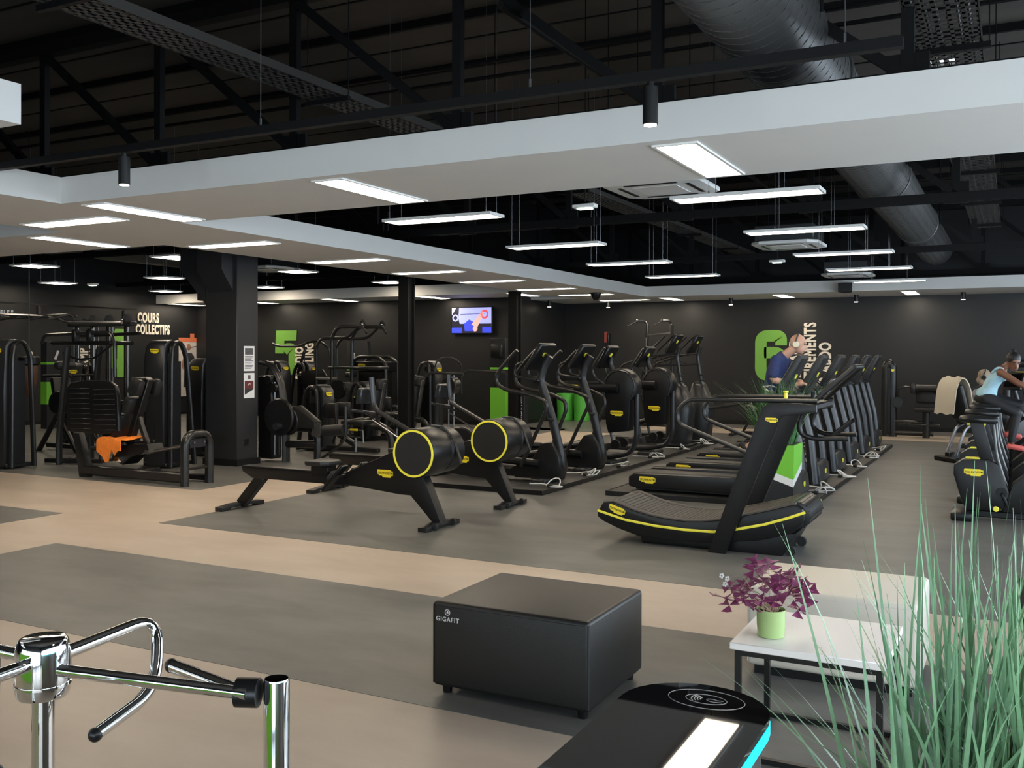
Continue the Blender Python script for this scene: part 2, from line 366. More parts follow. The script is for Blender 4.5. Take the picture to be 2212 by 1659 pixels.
# perforated cable trays
def tray(x, z, y0, y1, w, label, cables=0):
    t = thing('cable_tray', label, 'cable tray', (x, 0, z)); m = M(); r = M()
    n = int((y1 - y0) / .10); cols = 5; cw = w / cols
    for c in range(cols + 1): m.box(-w / 2 + c * cw - .012, -w / 2 + c * cw + .012, y0, y1, 0, .004)     # perforated floor: strips and webs leave real slots
    for i in range(n): y = y0 + i * .10; m.box(-w / 2, w / 2, y, y + .035, 0, .004)
    q = m.done('perforated_floor', TRAY, t); q['kind'] = 'stuff'
    for s in (-1, 1): M().box(s * w / 2 - .002, s * w / 2 + .002, y0, y1, 0, .07).done('side_wall', TRAY, t)
    for i in range(int((y1 - y0) / 2.6) + 1):
        y = y0 + .3 + i * 2.6; M().box(-w / 2 - .06, w / 2 + .06, y - .02, y + .02, -.045, -.004).done('support_bar', STL, t)
        for s in (-1, 1): M().tube([(s * (w / 2 + .05), y, -.03), (s * (w / 2 + .05), y, ZR - z)], .005, 5).done('hanger_rod', STL, t)
    for c in range(cables): M().tube([(-w / 2 + .05 + c * (w - .1) / max(1, cables - 1), y0 + k * (y1 - y0) / 24, .02 + .008 * math.sin(k * 1.7 + c)) for k in range(25)], .014, 6).done('cable', CABLEB, t)
tray(-5.25, 3.9, 3.7, 21.5, .34, 'perforated cable tray crossing the upper left of the hall', 3)
tray(-.42, 3.9, 4.6, 18.5, .42, 'wide perforated cable tray with cables at the upper right', 6)
# thin pipes under the roof
for i, (y, z) in enumerate(((8.2, 4.55), (8.5, 4.5), (14.0, 4.5))):
    tag(M().tube([(XL, y, z), (XR, y, z)], .02, 6).done('ceiling_pipe', STL), ['thin dark pipe under the roof, nearest of the pair', 'thin dark pipe under the roof, farther of the pair', 'thin dark pipe under the roof over the treadmill row'][i], 'pipe')
# ---------------------------------------------------------------- lamps
def panel_mesh(lx, ly):
    f = M(); w = .022
    for a in ((-lx / 2, lx / 2, -ly / 2, -ly / 2 + w), (-lx / 2, lx / 2, ly / 2 - w, ly / 2), (-lx / 2, -lx / 2 + w, -ly / 2 + w, ly / 2 - w), (lx / 2 - w, lx / 2, -ly / 2 + w, ly / 2 - w)): f.box(*a, -.012, .012)
    f.box(-lx / 2, lx / 2, -ly / 2, ly / 2, .0125, .018)
    return f.mesh('frame', WHTP), M().box(-lx / 2 + w, lx / 2 - w, -ly / 2 + w, ly / 2 - w, -.006, .008).mesh('diffuser', DIFF)
PX = panel_mesh(1.26, .31); PH = panel_mesh(1.32, .31); PY = panel_mesh(.30, 1.20); PS = panel_mesh(.6, .6)
def lamp(pm, x, y, z, label, group, hang=0.0, lx=1.2, ly=.3):
    t = thing('light_panel', label, 'light', (x, y, z), 0, group)
    link('frame', pm[0], t); link('diffuser', pm[1], t)
    if hang:
        for sx in (-1, 1):
            for sy in (-1, 1):
                M().tube([(sx * (lx / 2 - .06), sy * (ly / 2 - .04), .01), (sx * (lx / 2 - .06), sy * (ly / 2 - .04), hang)], .0025, 4).done('suspension_wire', STEEL, t)
                M().cyl((sx * (lx / 2 - .06), sy * (ly / 2 - .04), .01), (sx * (lx / 2 - .06), sy * (ly / 2 - .04), .045), .007, 6).done('wire_gripper', STEEL, t)
ORD = ['nearest', 'second', 'third', 'fourth', 'fifth', 'sixth', 'seventh', 'farthest']
for x, l in ((-1.9, 'rectangular light panel set in the wide front soffit, right'), (-4.65, 'rectangular light panel set in the wide front soffit, middle'), (-7.26, 'rectangular light panel set in the wide front soffit, left, by the crossing soffit'), (1.0, 'light panel in the wide front soffit beyond the right edge'), (3.8, 'light panel far right in the wide front soffit')):
    if x < 0: lamp(PY, x, 6.43, ZS, l, 'panels across the front soffit')
for i, y in enumerate((6.56, 8.8, 11.07, 13.2, 15.35, 17.65, 19.7, 22.1)): lamp(PX, -8.45, y, ZS, '%s light panel along the soffit that runs away to the back' % ORD[i], 'panels along the long soffit')
for x, l in ((-9.9, 'light panel in the short left soffit, next to the crossing'), (-12.45, 'light panel in the short left soffit, at the left picture edge'), (-15.2, 'light panel in the left soffit hidden at the far left')): lamp(PY, x, 7.78, ZS, l, 'panels in the left soffit') if x > -13 else None
for i, x in enumerate((-7.25, -4.62, -1.95, .7)): lamp(PY, x, 22.1, ZS, '%s small light panel in the soffit on the back wall, counted from the left' % ['first', 'second', 'third', 'fourth'][i], 'panels in the back soffit')
for i, x in enumerate((-20.2, -17.6, -15.0, -12.3, -9.9)): lamp(PY, x + .2, 19.1, ZS, '%s light panel in the soffit above the screen wall, counted from the left' % ['first', 'second', 'third', 'fourth', 'fifth'][i], 'panels above the screen wall')
for i, y in enumerate((8.60, 11.42, 14.12, 16.85)): lamp(PH, -5.33, y, 3.12, '%s hanging light bar of the left row over the cardio machines' % ORD[i], 'hanging light bars', ZR - 3.12, 1.3)
for i, y in enumerate((8.56, 11.25, 14.05, 16.76, 19.7)): lamp(PH, -2.12, y, 3.12, '%s hanging light bar of the right row over the treadmills' % ORD[i], 'hanging light bars', ZR - 3.12, .74)
for x, c in ((-12.4, 'right'), (-16.0, 'middle'), (-19.4, 'left')):
    for i, y in enumerate((11.6, 14.65, 17.8)): lamp(PS, x, y, 3.30, '%s square hanging panel of the %s row over the weight machines' % (ORD[i], c), 'square hanging panels', ZR - 3.3, .6, .6)
for x, y, l in ((.9, 2.3, 'added fill light bar, out of view over the tall grass, above the camera'),): lamp(PH, x, y, 3.12, l, 'hanging light bars', ZR - 3.12, 1.3)  # unseen lamp, added to brighten the table and seats in the foreground
for y, l in ((2.2, 'added fill light panel, out of view in the near left soffit, farther one'), (-.4, 'added fill light panel, out of view in the near left soffit, nearer one')): lamp(PX, -5.95, y, ZS, l, 'added fill panels in the near left soffit')  # panels added out of view in this soffit as extra foreground light
# track with cylinder spots in front of the soffit
t = thing('lighting_track', 'long black lighting track hung in front of the wide white soffit', 'track', (0, 5.0, 0))
M().box(-12.0, -.48, -.03, .03, 3.19, 3.245).done('rail', STL, t)
for x in (-10.2, -7.35, -4.55, -2.5, -.75): M().tube([(x, 0, 3.24), (x, 0, ZR)], .003, 4).done('suspension_wire', STEEL, t); M().cyl((x, 0, 3.24), (x, 0, 3.30), .008, 6).done('wire_gripper', STEEL, t)
def spot(x, y, zt, label, group, r=.042, L=.25):
    t = thing('cylinder_spot', label, 'spotlight', (x, y, zt), 0, group)
    M().lathe([(r, -L + .004), (r, 0)], n=20).done('housing', BLK, t); M().lathe([(r * .82, -L), (r * .82, -L + .004)], n=20).done('lens', SPOTW, t)
    M().tube([(0, 0, 0), (0, 0, .03)], r * .45, 8).done('stem', BLK, t)
spot(-1.765, 5.0, 3.16, 'black cylinder spot hung in front of the white soffit, right', 'track spots', .042, .21)
spot(-5.88, 5.0, 3.16, 'black cylinder spot hung in front of the white soffit, left', 'track spots', .042, .21)
t = thing('lighting_track', 'black lighting track with two small spots along the left wall', 'track', (-20.0, 0, 0))
M().box(-.02, .02, 10.5, 17.4, 2.80, 2.84).done('rail', STL, t)
for y in (14.6, 17.0): spot(-20.0, y, 2.77, 'small black spot on the left wall track, %s' % ('above the cable station bar' if y < 15 else 'beside the lettering'), 'left wall spots', .05, .22)
for i, x in enumerate((-10.25, -9.0, -5.9, -3.1, -.95)): spot(x, 22.4 if i else 21.6, ZS, 'tiny black spot under the back soffit, %s from the left' % ['first', 'second', 'third', 'fourth', 'fifth'][i], 'back soffit spots', .05, .16)
# air conditioning cassettes
def cassette(x, y, z, label):
    t = thing('ceiling_cassette', label, 'air conditioner', (x, y, z), 0, 'white ceiling cassettes')
    M().prism([(-.48, -.34), (-.34, -.48), (.34, -.48), (.48, -.34), (.48, .34), (.34, .48), (-.34, .48), (-.48, .34)], 'z', 0, .05, .02).done('face_panel', WHTP, t)
    M().box(-.42, .42, -.42, .42, .05, .28, .01).done('body', GREY, t)
    M().box(-.22, .22, -.22, .22, -.006, .0).done('grille', WHTP, t)
    vm = M().box(-.26, .26, -.02, .02, -.005, .001).mesh('outlet', BLK2)
    for k in range(4): link('outlet', vm, t, (.34 * math.cos(k * math.pi / 2), .34 * math.sin(k * math.pi / 2), 0), (0, 0, 90 + 90 * k))
    for sx in (-1, 1):
        for sy in (-1, 1): M().tube([(sx * .4, sy * .4, .28), (sx * .4, sy * .4, ZR - z)], .005, 5).done('hanger_rod', STL, t)
for x, y, l in ((-3.04, 8.95, 'white ceiling air conditioner nearest the front soffit'), (-2.95, 14.5, 'white ceiling air conditioner in the middle of the hall'), (-2.99, 20.5, 'white ceiling air conditioner near the back wall'), (-12.7, 14.2, 'white ceiling air conditioner beside the broad pillar')): cassette(x, y, 3.3, l)
def exit_lamp(x, y, z, label):
    t = thing('emergency_light', label, 'emergency light', (x, y, z), 0, 'emergency lights')
    M().box(-.12, .12, -.05, .05, 0, .04, .01).done('housing', WHTP, t); M().box(-.07, .07, -.04, .04, -.01, 0).done('lens', EXITM, t)
    M().tube([(0, 0, .06), (0, 0, ZR - z)], .006, 6).done('bracket', STL, t)
exit_lamp(-3.7, 8.6, 3.12, 'small glowing emergency light below the front soffit'); exit_lamp(-3.3, 15.3, 3.15, 'small glowing emergency light beyond the middle air conditioner'); exit_lamp(-16.3, 13.1, 3.05, 'small glowing emergency light over the left machines')
# cameras, loudspeakers
t = thing('dome_camera', 'small black ceiling camera under the long soffit near its far end', 'camera', (-8.0, 19.2, ZS))
M().lathe([(.05, -.16), (.09, -.10), (.12, -.02), (.12, 0)], n=16).done('dome', BLK2, t); M().lathe([(.13, -.015), (.13, 0)], n=16).done('base', BLK, t)
def speaker(x, y, z, rz, label):
    t = thing('wall_speaker', label, 'speaker', (x, y, z), rz, 'black loudspeakers')
    M().prism([(-.14, -.10), (.14, -.10), (.10, .12), (-.10, .12)], 'z', -.10, .10, .015).done('cabinet', BLK2, t); M().box(-.11, .11, -.108, -.10, -.08, .08).done('grille', DISC, t); M().box(-.03, .03, .1, .2, -.03, .03).done('bracket', BLK, t)
speaker(-3.1, 20.93, 3.10, 0, 'small black loudspeaker on the face of the back soffit'); speaker(-18.6, 18.34, 3.16, 20, 'black loudspeaker on the short soffit left of the pillar')
# ================================================================ foreground
def text(parent, s, size, m, loc, rot, ext=.002, off=0.0, sx=1.0, align='CENTER', space=1.0, name='lettering'):
    return link(name, textmesh(s, size, m, ext, off, sx, align, space), parent, loc, rot)
# black cube pouffe
t = thing('pouffe', 'large black leatherette block pouffe with a small white logo, in front', 'pouffe', (-2.145, 4.42, 0))
M().box(-.425, .425, -.36, .36, .045, .468, .022, 3).done('upholstery', LEATH, t)
seam = M()
for z in (.446,): seam.tube([(-.40, -.3593, z), (.40, -.3593, z)], .0018, 6).tube([(.4243, -.33, z), (.4243, .33, z)], .0018, 6)
for sx in (-1, 1): seam.tube([(sx * .419, -.354, .06), (sx * .419, -.354, .45)], .0035, 6); 
seam.done('piping', LEATH, t)
for sx in (-1, 1):
    for sy in (-1, 1): M().lathe([(.022, 0), (.028, .045)], (sx * .37, sy * .30, 0), n=12).done('foot', BLK2, t)
text(t, 'GIGAFIT', .032, WHTP, (-.335, -.3606, .382), (90, 0, 0), .0006, .0003, 1.0, space=1.15)
em = M().lathe([(.0145, -.0006), (.0145, .0006)], n=20); lg = M(); lg.tube([(.014 * math.cos(a), .014 * math.sin(a), 0) for a in [k * math.pi / 10 for k in range(20)]], .0016, 5, closed=True)
lg.ball((.002, .006, 0), .0028); lg.tube([(-.001, .004, 0), (.001, -.001, 0), (-.004, -.006, 0)], .0018, 5); lg.tube([(.001, -.001, 0), (.005, -.006, 0)], .0015, 5); lg.tube([(-.006, .001, 0), (0, .003, 0), (.006, 0, 0)], .0014, 5)
lg.done('emblem', WHTP, t, (-.335, -.3606, .418), (90, 0, 0))
# cream seat
t = thing('pouffe', 'cream leatherette block seat behind the small white table', 'pouffe', (-.83, 5.44, 0))
M().box(-.425, .425, -.34, .34, .05, .47, .025, 3).done('upholstery', CREAML, t)
sm = M(); sm.tube([(-.40, -.3393, .442), (.40, -.3393, .442)], .0018, 6).tube([(.4243, -.31, .442), (.4243, .31, .442)], .0018, 6)
for sx in (-1, 1): sm.tube([(sx * .418, -.333, .07), (sx * .418, -.333, .44)], .0035, 6)
sm.done('piping', CREAML, t)
M().box(-.39, .39, -.305, .305, .0, .05).done('plinth', BLK2, t)
# small white table
def side_table(name, x, y, label, top, w=.62, d=.60, h=.495):
    t = thing(name, label, 'table', (x, y, 0))
    M().box(-w / 2, w / 2, -d / 2, d / 2, h - .03, h, .003).done('table_top', top, t)
    a, b = w / 2 - .03, d / 2 - .03
    for sx in (-1, 1):
        for sy in (-1, 1): M().box(sx * a - .0125, sx * a + .0125, sy * b - .0125, sy * b + .0125, 0, h - .03).done('leg', BLK, t)
    for z in (.0125, h - .0425):
        for sy in (-1, 1): M().box(-a + .0125, a - .0125, sy * b - .0125, sy * b + .0125, z - .0125, z + .0125).done('rail', BLK, t)
        for sx in (-1, 1): M().box(sx * a - .0125, sx * a + .0125, -b + .0125, b - .0125, z - .0125, z + .0125).done('rail', BLK, t)
    return t
side_table('side_table', -.74, 4.28, 'small white-topped table on a thin black metal frame', TABW)
side_table('side_table', .34, 5.55, 'dark small table at the right picture edge behind the tall grass', BLK2, .62, .6, .5)
# purple plant in a green pot
random.seed(5)
PT = (-.915, 4.15, .495)
t = thing('potted_plant', 'purple-leaved clover plant in a pale green pot on the white table', 'plant', PT)
pot = M().lathe([(.050, 0), (.056, .004), (.060, .05), (.061, .108), (.062, .118), (.058, .118), (.056, .10), (.0, .10)], n=32).done('pot', POTG, t)
M().lathe([(.055, .100), (.05, .106), (.0, .108)], n=20).done('soil', SOIL, t)
def leaflet_mesh(sz):
    m = M()
    for k in range(3):
        a = k * 2 * math.pi / 3; ca, sa = math.cos(a), math.sin(a)
        def q(x, y, z): return (x * ca - y * sa, x * sa + y * ca, z)
        pts = [q(.0, 0, 0), q(sz * .95, -sz * .58, .004), q(sz * .86, 0, -.004), q(sz * .95, sz * .58, .004)]
        up = [q(p[0], p[1], 0) for p in ()]
        m._add(pts + [(p[0], p[1], p[2] - .0012) for p in pts], [(0, 1, 2), (0, 2, 3), (4, 6, 5), (4, 7, 6), (0, 4, 5, 1), (1, 5, 6, 2), (2, 6, 7, 3), (3, 7, 4, 0)])
    return m.mesh('leaf', PURP)
lms = [leaflet_mesh(s) for s in (.036, .044, .052)]
stems = M()
for i in range(54):
    a = random.uniform(0, 6.283); rr = .19 * math.sqrt(random.random()); z = .15 + .17 * (1 - (rr / .19) ** 2) * random.uniform(.45, 1.15)
    if i < 8: rr = random.uniform(.12, .19); z = random.uniform(.09, .16)
    p = Vector((rr * math.cos(a) * 1.12, rr * math.sin(a) * .9, z)); b = Vector((random.uniform(-.03, .03), random.uniform(-.03, .03), .104))
    mid = (p + b) / 2 + Vector((0, 0, .03))
    stems.tube([b, mid, p], .0011, 4)
    o = link('leaf', random.choice(lms), t, p); o.rotation_euler = (random.uniform(-.8, .8), random.uniform(-.8, .8), random.uniform(0, 6.28))
q = stems.done('stems', STEMP, t)
fl = M()
for px_, pz_ in ((-.20, .20), (-.215, .235), (-.19, .225)):
    c = Vector((px_, -.0, pz_)); stf = None
    for k in range(5):
        a = k * 1.2566; fl.ball(c + Vector((.007 * math.cos(a), .004 * math.sin(a), .007 * math.sin(a))), .005, (1, .6, 1), 6, 4)
fl.done('flowers', WHTP, t); M().tube([(-.02, 0, .10), (-.12, 0, .24), (-.17, 0, .235), (-.20, 0, .20)], .0012, 4).done('flower_stem', STEMP, t)
# planter: grey base, white band, green top, cut by planes that slope toward one corner
def planter_parts(t, w, d, h, taper=.06):
    def cut(a, b):
        bm = bmesh.new(); bmesh.ops.create_cube(bm, size=1)
        for v in bm.verts:
            k = 1 - taper * (0.5 - v.co.z) * 2 * .5; v.co = Vector((v.co.x * w * k, v.co.y * d * k, (v.co.z + .5) * h))
        n = Vector((.34, -.34, 1)).normalized()      # cutting planes drop toward the +x,-y corner
        for c, s in ((a, -1), (b, 1)):
            if c is None: continue
            g = list(bm.verts) + list(bm.edges) + list(bm.faces)
            res = bmesh.ops.bisect_plane(bm, geom=g, plane_co=(w / 2, -d / 2, c), plane_no=n * s, clear_outer=True)
            bmesh.ops.holes_fill(bm, edges=[e for e in bm.edges if e.is_boundary])
        return M().bm(bm)
    b1, b2 = h * .44, h * .54
    cut(None, b1).done('planter_base', GREY, t, ang=20); cut(b1, b2).done('planter_band', WHTP, t, ang=20); cut(b2, None).done('planter_top', GRN, t, ang=20)
    M().box(-w * .46, w * .46, -d * .46, d * .46, h, h + .004).done('soil', SOIL, t)
def blade_mesh(L, w, lean, curl, mat_, twist=0.0, n=7):
    m = M(); rows = []
    for i in range(n):
        u = i / (n - 1); x = lean * L * u + curl * L * u * u; z = L * u * (1 - .35 * abs(curl) * u); ww = w * (1 - u ** 1.6) * (.45 + .55 * min(1, u * 3)) + .0004
        a = twist * u; rows.append([(x - ww * math.sin(a) * .3, -ww * math.cos(a), z), (x + ww * .18, 0, z + ww * .0), (x - ww * math.sin(a) * .3, ww * math.cos(a), z), (x - ww * .10, 0, z)])
    m.loft(rows); return m.mesh('blade', mat_, 60)
random.seed(11)
t = thing('planter', 'green, white and grey planter of tall grass behind the curved treadmill', 'planter', (-2.20, 10.22, 0))
planter_parts(t, .44, .44, .77)
text(t, 'GIGAFIT', .085, WHTP, (-.10, -.2165, .24), (88, -75, 0), .001, .0005)
gr = M()
for i in range(260):
    L = random.uniform(.35, .78); a = random.uniform(0, 6.28); l = random.uniform(.05, .5); c = random.uniform(0, .5)
    bx, by = random.uniform(-.17, .17), random.uniform(-.17, .17); rows = []
    for k in range(5):
        u = k / 4; rr = L * (l * u + c * u * u); z = .77 + L * u * (1 - .4 * c * u); w = .007 * (1 - u ** 2) + .0006
        x, y = bx + rr * math.cos(a), by + rr * math.sin(a); rows.append([(x + w * math.sin(a), y - w * math.cos(a), z), (x - w * math.sin(a), y + w * math.cos(a), z), (x - .001, y, z + .001)])
    gr.loft(rows)
q = gr.done('grass', LEAF2, t); q['kind'] = 'stuff'
# tall grass close to the camera
random.seed(23)
t = thing('planter', 'planter of tall blue-green grass blades close to the camera at the right', 'planter', (-.05, 2.05, 0))
planter_parts(t, .52, .42, .66)
bl = [blade_mesh(L, w, l, c, LEAF, tw) for L, w, l, c, tw in ((.70, .0062, .04, .10, .4), (.66, .0072, .08, .24, -.5), (.60, .0066, .14, .42, .8), (.44, .0058, .40, .36, -.7), (.38, .0052, .55, .50, .5), (.76, .0050, .05, -.05, .2), (.46, .0076, .14, .10, .3), (.64, .0078, .04, .16, .9))]
for i in range(300):
    u = random.random(); b = random.choice(bl if u > .25 else bl[:2] + bl[5:])
    o = link('blade', b, t, (max(-.2, random.gauss(.03, .11)), random.gauss(0, .085), .655)); s = random.uniform(.8, 1.13)
    o.rotation_euler = (random.gauss(0, .06), random.gauss(0, .06), random.uniform(0, 6.28)); o.scale = (s, random.uniform(.85, 1.25), s)
# reader top of the access gate
t = thing('access_gate', 'black glass gate top with a contactless reader and a cyan lit rim', 'access gate', (-.5615, 0, 0))
def stadium(w, y0, y1, n=14, e=.93):
    p = [(-w, y0)] + [(w, y0)]
    for k in range(n + 1):
        a = math.pi * k / n; p.append((w * math.cos(a), y1 + w * e * math.sin(a)))
    return p
M().prism(stadium(.149, .3, 1.852), 'z', .988, 1.0).done('glass_top', GLASS_BLK, t)
M().prism(stadium(.1495, .3, 1.852), 'z', .962, .987).done('lit_rim', LED, t)
M().prism(stadium(.135, .3, 1.84), 'z', .0, .961).done('cabinet', STEEL, t)
ic = M()
for a, b in ((.078, .052), (.042, .026)): ic.tube([(a * math.cos(k * .20944) , b * math.sin(k * .20944), 0) for k in range(30)], .0007, 4, closed=True)
for r in (.008, .014, .020, .026): ic.tube([(-.004 - r * math.cos(k * .25 - .75), r * math.sin(k * .25 - .75), 0) for k in range(7)], .0013, 4)
ic.tube([(.004, .004, 0), (.014, .006, 0), (.022, .002, 0), (.034, .004, 0)], .0008, 4); ic.tube([(.004, -.006, 0), (.016, -.010, 0), (.034, -.006, 0)], .0008, 4); ic.tube([(.004, .004, 0), (.001, -.001, 0), (.004, -.006, 0)], .0008, 4)
ic.done('reader_symbol', mat('grey_print', (.35, .34, .33), .5), t, (.012, 1.905, 1.0003))
# chrome turnstile
HB = Vector((-2.107, 1.55, .93))
def gate_arm(a, out=.34, drop=.17, back=.16, z=.02):
    ca, sa = math.cos(R(a)), math.sin(R(a))
    m = M().tube([(.05 * ca, .05 * sa, z), (out * ca, out * sa, z + .02), (out * ca, out * sa, z - drop), (back * ca, back * sa, z - drop - .04)], .0165, 14, .06, seg=6)
    e = M().ball((back * ca, back * sa, z - drop - .04), .0175)
    return m, e
t = thing('turnstile', 'polished chrome turnstile hub with hooked arms at the lower left', 'turnstile', HB)
M().lathe([(.030, -.075), (.058, -.070), (.062, -.060), (.064, -.02), (.063, .045), (.058, .064), (.054, .070), (.050, .0725), (.0, .0725)], n=40).done('hub', CHR, t)
M().lathe([(.0655, -.042), (.0655, -.036)], n=40).done('hub_ring', CHR, t)
M().lathe([(.0265, -.93), (.0265, -.07)], n=28).done('post', CHR, t); M().lathe([(.10, -.93), (.10, -.918)], n=28).done('base_flange', CHR, t)
q = M().tube([(.01, .05, .02), (.03, .33, .05), (.10, .26, -.12), (.15, .03, -.15)], .0165, 14, .085, seg=8).done('arm', CHR, t); M().ball((.15, .03, -.15), .0178).done('end_ball', BLK2, q)
for a in (190, 286):
    m, e = gate_arm(a, .33); q = m.done('arm', CHR, t); e.done('end_ball', BLK2, q)
q = M().tube([(.05, 0, .0), (.535, .135, -.02)], .0155, 14).done('arm', CHR, t)
t = thing('barrier_post', 'chrome barrier post with a black clamp beside the turnstile', 'post', (-1.545, 1.754, 0))
M().lathe([(.0305, 0), (.0305, .925), (.029, .93), (.0275, .93), (.0275, .86), (.0, .86)], n=28).done('tube', CHR, t); M().lathe([(.09, 0), (.09, .012)], n=28).done('base_flange', CHR, t)
M().tube([(-.018, -.040, .905), (-.066, -.062, .905)], .034, 16).done('clamp', BLK2, t)
q = M().tube([(-.05, -.058, .905), (-.285, -.055, .932)], .0165, 14).done('stop_bar', CHR, t); M().ball((-.285, -.055, .932), .0178).done('end_ball', BLK2, q)
t = thing('turnstile', 'hooked chrome turnstile arm cut off by the left picture edge', 'turnstile', (-2.85, 1.75, .93))
m, e = gate_arm(-18, .52); q = m.done('arm', CHR, t); M().lathe([(.058, -.07), (.064, 0), (.05, .074)], n=30).done('hub', CHR, t); M().lathe([(.0265, -.93), (.0265, -.07)], n=24).done('post', CHR, t)
# ================================================================ rowers
def rower(label, loc):
    t = thing('rowing_machine', label, 'rowing machine', loc, 0, 'rowing machines')
    M().prism([(-2.52, .47), (-2.50, .41), (-2.36, .345), (-.7, .345), (-.7, .47)], 'y', -.05, .05, .008).done('rail', BLK, t)
    M().box(-2.50, -.95, -.056, .056, .462, .476, .003).done('rail_top', TUBE, t)
    M().prism([(-1.12, .47), (-1.12, .36), (-.42, .30), (-.30, .30), (-.03, .04), (.06, .04), (-.16, .52), (-.30, .70), (-.52, .72)], 'y', -.062, .062, .012).done('main_frame', BLK, t)
    M().bar((-2.25, 0, .37), (-2.56, 0, .045), .09, .11, .008).done('rear_leg', BLK, t)
    for nm, x, L in (('rear_foot', -2.58, .33), ('front_foot', .0, .31)):
        q = M().prism([(-L, .0), (-L, .045), (-L * .4, .062), (L * .4, .062), (L, .045), (L, 0), (L * .7, 0), (L * .55, .022), (-L * .55, .022), (-L * .7, 0)], 'x', x - .05, x + .05, .006).done(nm, TUBE, t)
        if x == 0:
            for s in (-1, 1): M().cyl((x + .05, s * .17 - .015, .035), (x + .05, s * .17 + .015, .035), .035, 12).done('wheel', RUB, q)
    # drum
    c = (-.11, 0, .745)
    d = M().lathe([(.215, -.30), (.236, -.292), (.240, -.27), (.240, .02), (.236, .03)], c, 'y', 40).done('drum', BLK2, t)
    M().lathe([(.205, -.302), (.205, -.295)], c, 'y', 40).done('drum_face', DISC, t)
    M().lathe([(.208, -.306), (.227, -.306), (.227, -.29), (.208, -.29), (.208, -.306)], c, 'y', 40, False).done('ring', YELB, t, label='bright yellow ring')
    M().lathe([(.20, .03), (.226, .045), (.226, .26), (.20, .28)], (c[0] + .02, 0, c[2]), 'y', 32).done('flywheel_cover', BLK2, t)
    M().lathe([(.236, .03), (.236, .10), (.215, .12)], c, 'y', 36).done('drum_band', GREY, t)
    M().tube([(c[0] - .02, .05, c[2] + .245), (c[0] + .1, .09, c[2] + .238), (c[0] + .21, .10, c[2] + .12), (c[0] + .30, .10, c[2] - .12)], .012, 6, ry=.03).done('strap', BLK, t)
    # seat and foot rests
    M().prism([(-.15, -.13), (-.11, -.165), (.08, -.165), (.15, -.10), (.15, .10), (.08, .165), (-.11, .165), (-.15, .13)], 'z', .535, .585, .02).done('seat', PAD, t, (-1.42, 0, 0))
    M().box(-1.54, -1.31, -.075, .075, .44, .535, .01).done('seat_carriage', BLK2, t)
    for s in (-1, 1):
        q = M().bar((-1.28, s * .17, .30), (-1.02, s * .17, .565), .11, .03, .008, up=(-1, 0, 1)).done('foot_rest', BLK2, t)
        M().bar((-1.20, s * .17, .42), (-1.12, s * .17, .50), .125, .045, .01, up=(-1, 0, 1)).done('foot_strap', RUB, q)
    M().cyl((-1.10, -.2, .45), (-1.10, .2, .45), .018, 8).done('foot_bar', TUBE, t)
    # console arm
    M().tube([(-.30, .02, .90), (-.80, .02, 1.14), (-.83, .02, 1.46)], .024, 8, .07, ry=.034).done('console_arm', TUBE, t)
    M().obox((-.91, .02, 1.27), (.06, .22, .16), (0, 12, 0), .012).done('console', GREY, t)
    M().bar((-.93, -.18, 1.13), (-.93, .22, 1.08), .03, .03, .008).done('pull_handle', TUBE, t)
    M().tube([(-.84, .05, 1.02), (-.42, .05, .80)], .008, 6).done('cable_guard', STEEL, t)
    M().tube([(-.92, .02, 1.10), (-.72, .02, 1.04)], .012, 6).done('handle_rest', TUBE, t)
    badge(t, (-.60, -.0635, .50), (90, 0, 0), .19)
    return t
rw = rower('black rowing machine with yellow drum ring, nearer of the two', (-4.97, 7.98, 0))
dup(rw, 'black rowing machine with yellow drum ring, farther of the two', (-4.97, 9.48, 0))
# ================================================================ curved treadmill
t = thing('curved_treadmill', 'black curved treadmill with a yellow side stripe, in front of the treadmill row', 'treadmill', (-2.4, 8.5, 0))
top = [(-.94, .30), (-.91, .345), (-.81, .36), (-.62, .30), (-.46, .265), (-.30, .248), (-.13, .24), (.0, .25), (.14, .27), (.32, .315), (.55, .38), (.74, .44), (.80, .455)]
side = top + [(.86, .42), (.88, .36), (.86, .29), (.77, .21), (.5, .13), (.08, .07), (-.3, .055), (-.58, .075), (-.75, .12), (-.91, .18), (-.96, .215), (-.965, .26)]
for s in (-1, 1): M().prism(side, 'y', s * .33 - .05, s * .33 + .05, .02).done('side_panel', BLK2, t)
M().prism([(-.9, .22), (-.5, .16), (0, .14), (.5, .22), (.8, .36), (.75, .22), (.4, .12), (0, .07), (-.5, .09)], 'y', -.28, .28).done('underbody', BLK, t)
M().prism([(-.56, .0), (.68, .0), (.79, .20), (.55, .18), (.1, .11), (-.5, .11), (-.58, .06)], 'y', -.30, .30, .015).done('base', BLK, t)
def interp(c, x):
    for (a, b), (d, e) in zip(c, c[1:]):
        if a <= x <= d: return b + (e - b) * (x - a) / (d - a)
    return c[-1][1]
sl = M().box(-.0165, .0165, -.275, .275, -.01, .0, .003).mesh('slat', SLAT)
for i in range(43):
    x = -.82 + i * .0372; z = interp(top, x) + .012; dz = interp(top, x + .01) - interp(top, x - .01)
    link('slat', sl, t, (x, 0, z), (0, -math.degrees(math.atan2(dz, .02)), 0))
for s in (-1, 1):
    M().tube([(a, s * .33, b + .006) for a, b in top[1:]], .012, 6, ry=.045, up=(0, 0, 1)).done('side_rail', SLAT, t)
    st = [(-.96, .275), (-.69, .21), (-.42, .18), (-.15, .168), (.11, .172), (.27, .20), (.55, .272), (.74, .34), (.885, .40)]
    M().tube([(a, s * .382, b) for a, b in st], .0035, 4, ry=.011, up=(0, 1, 0)).done('stripe', YELB, t, label='yellow side stripe')
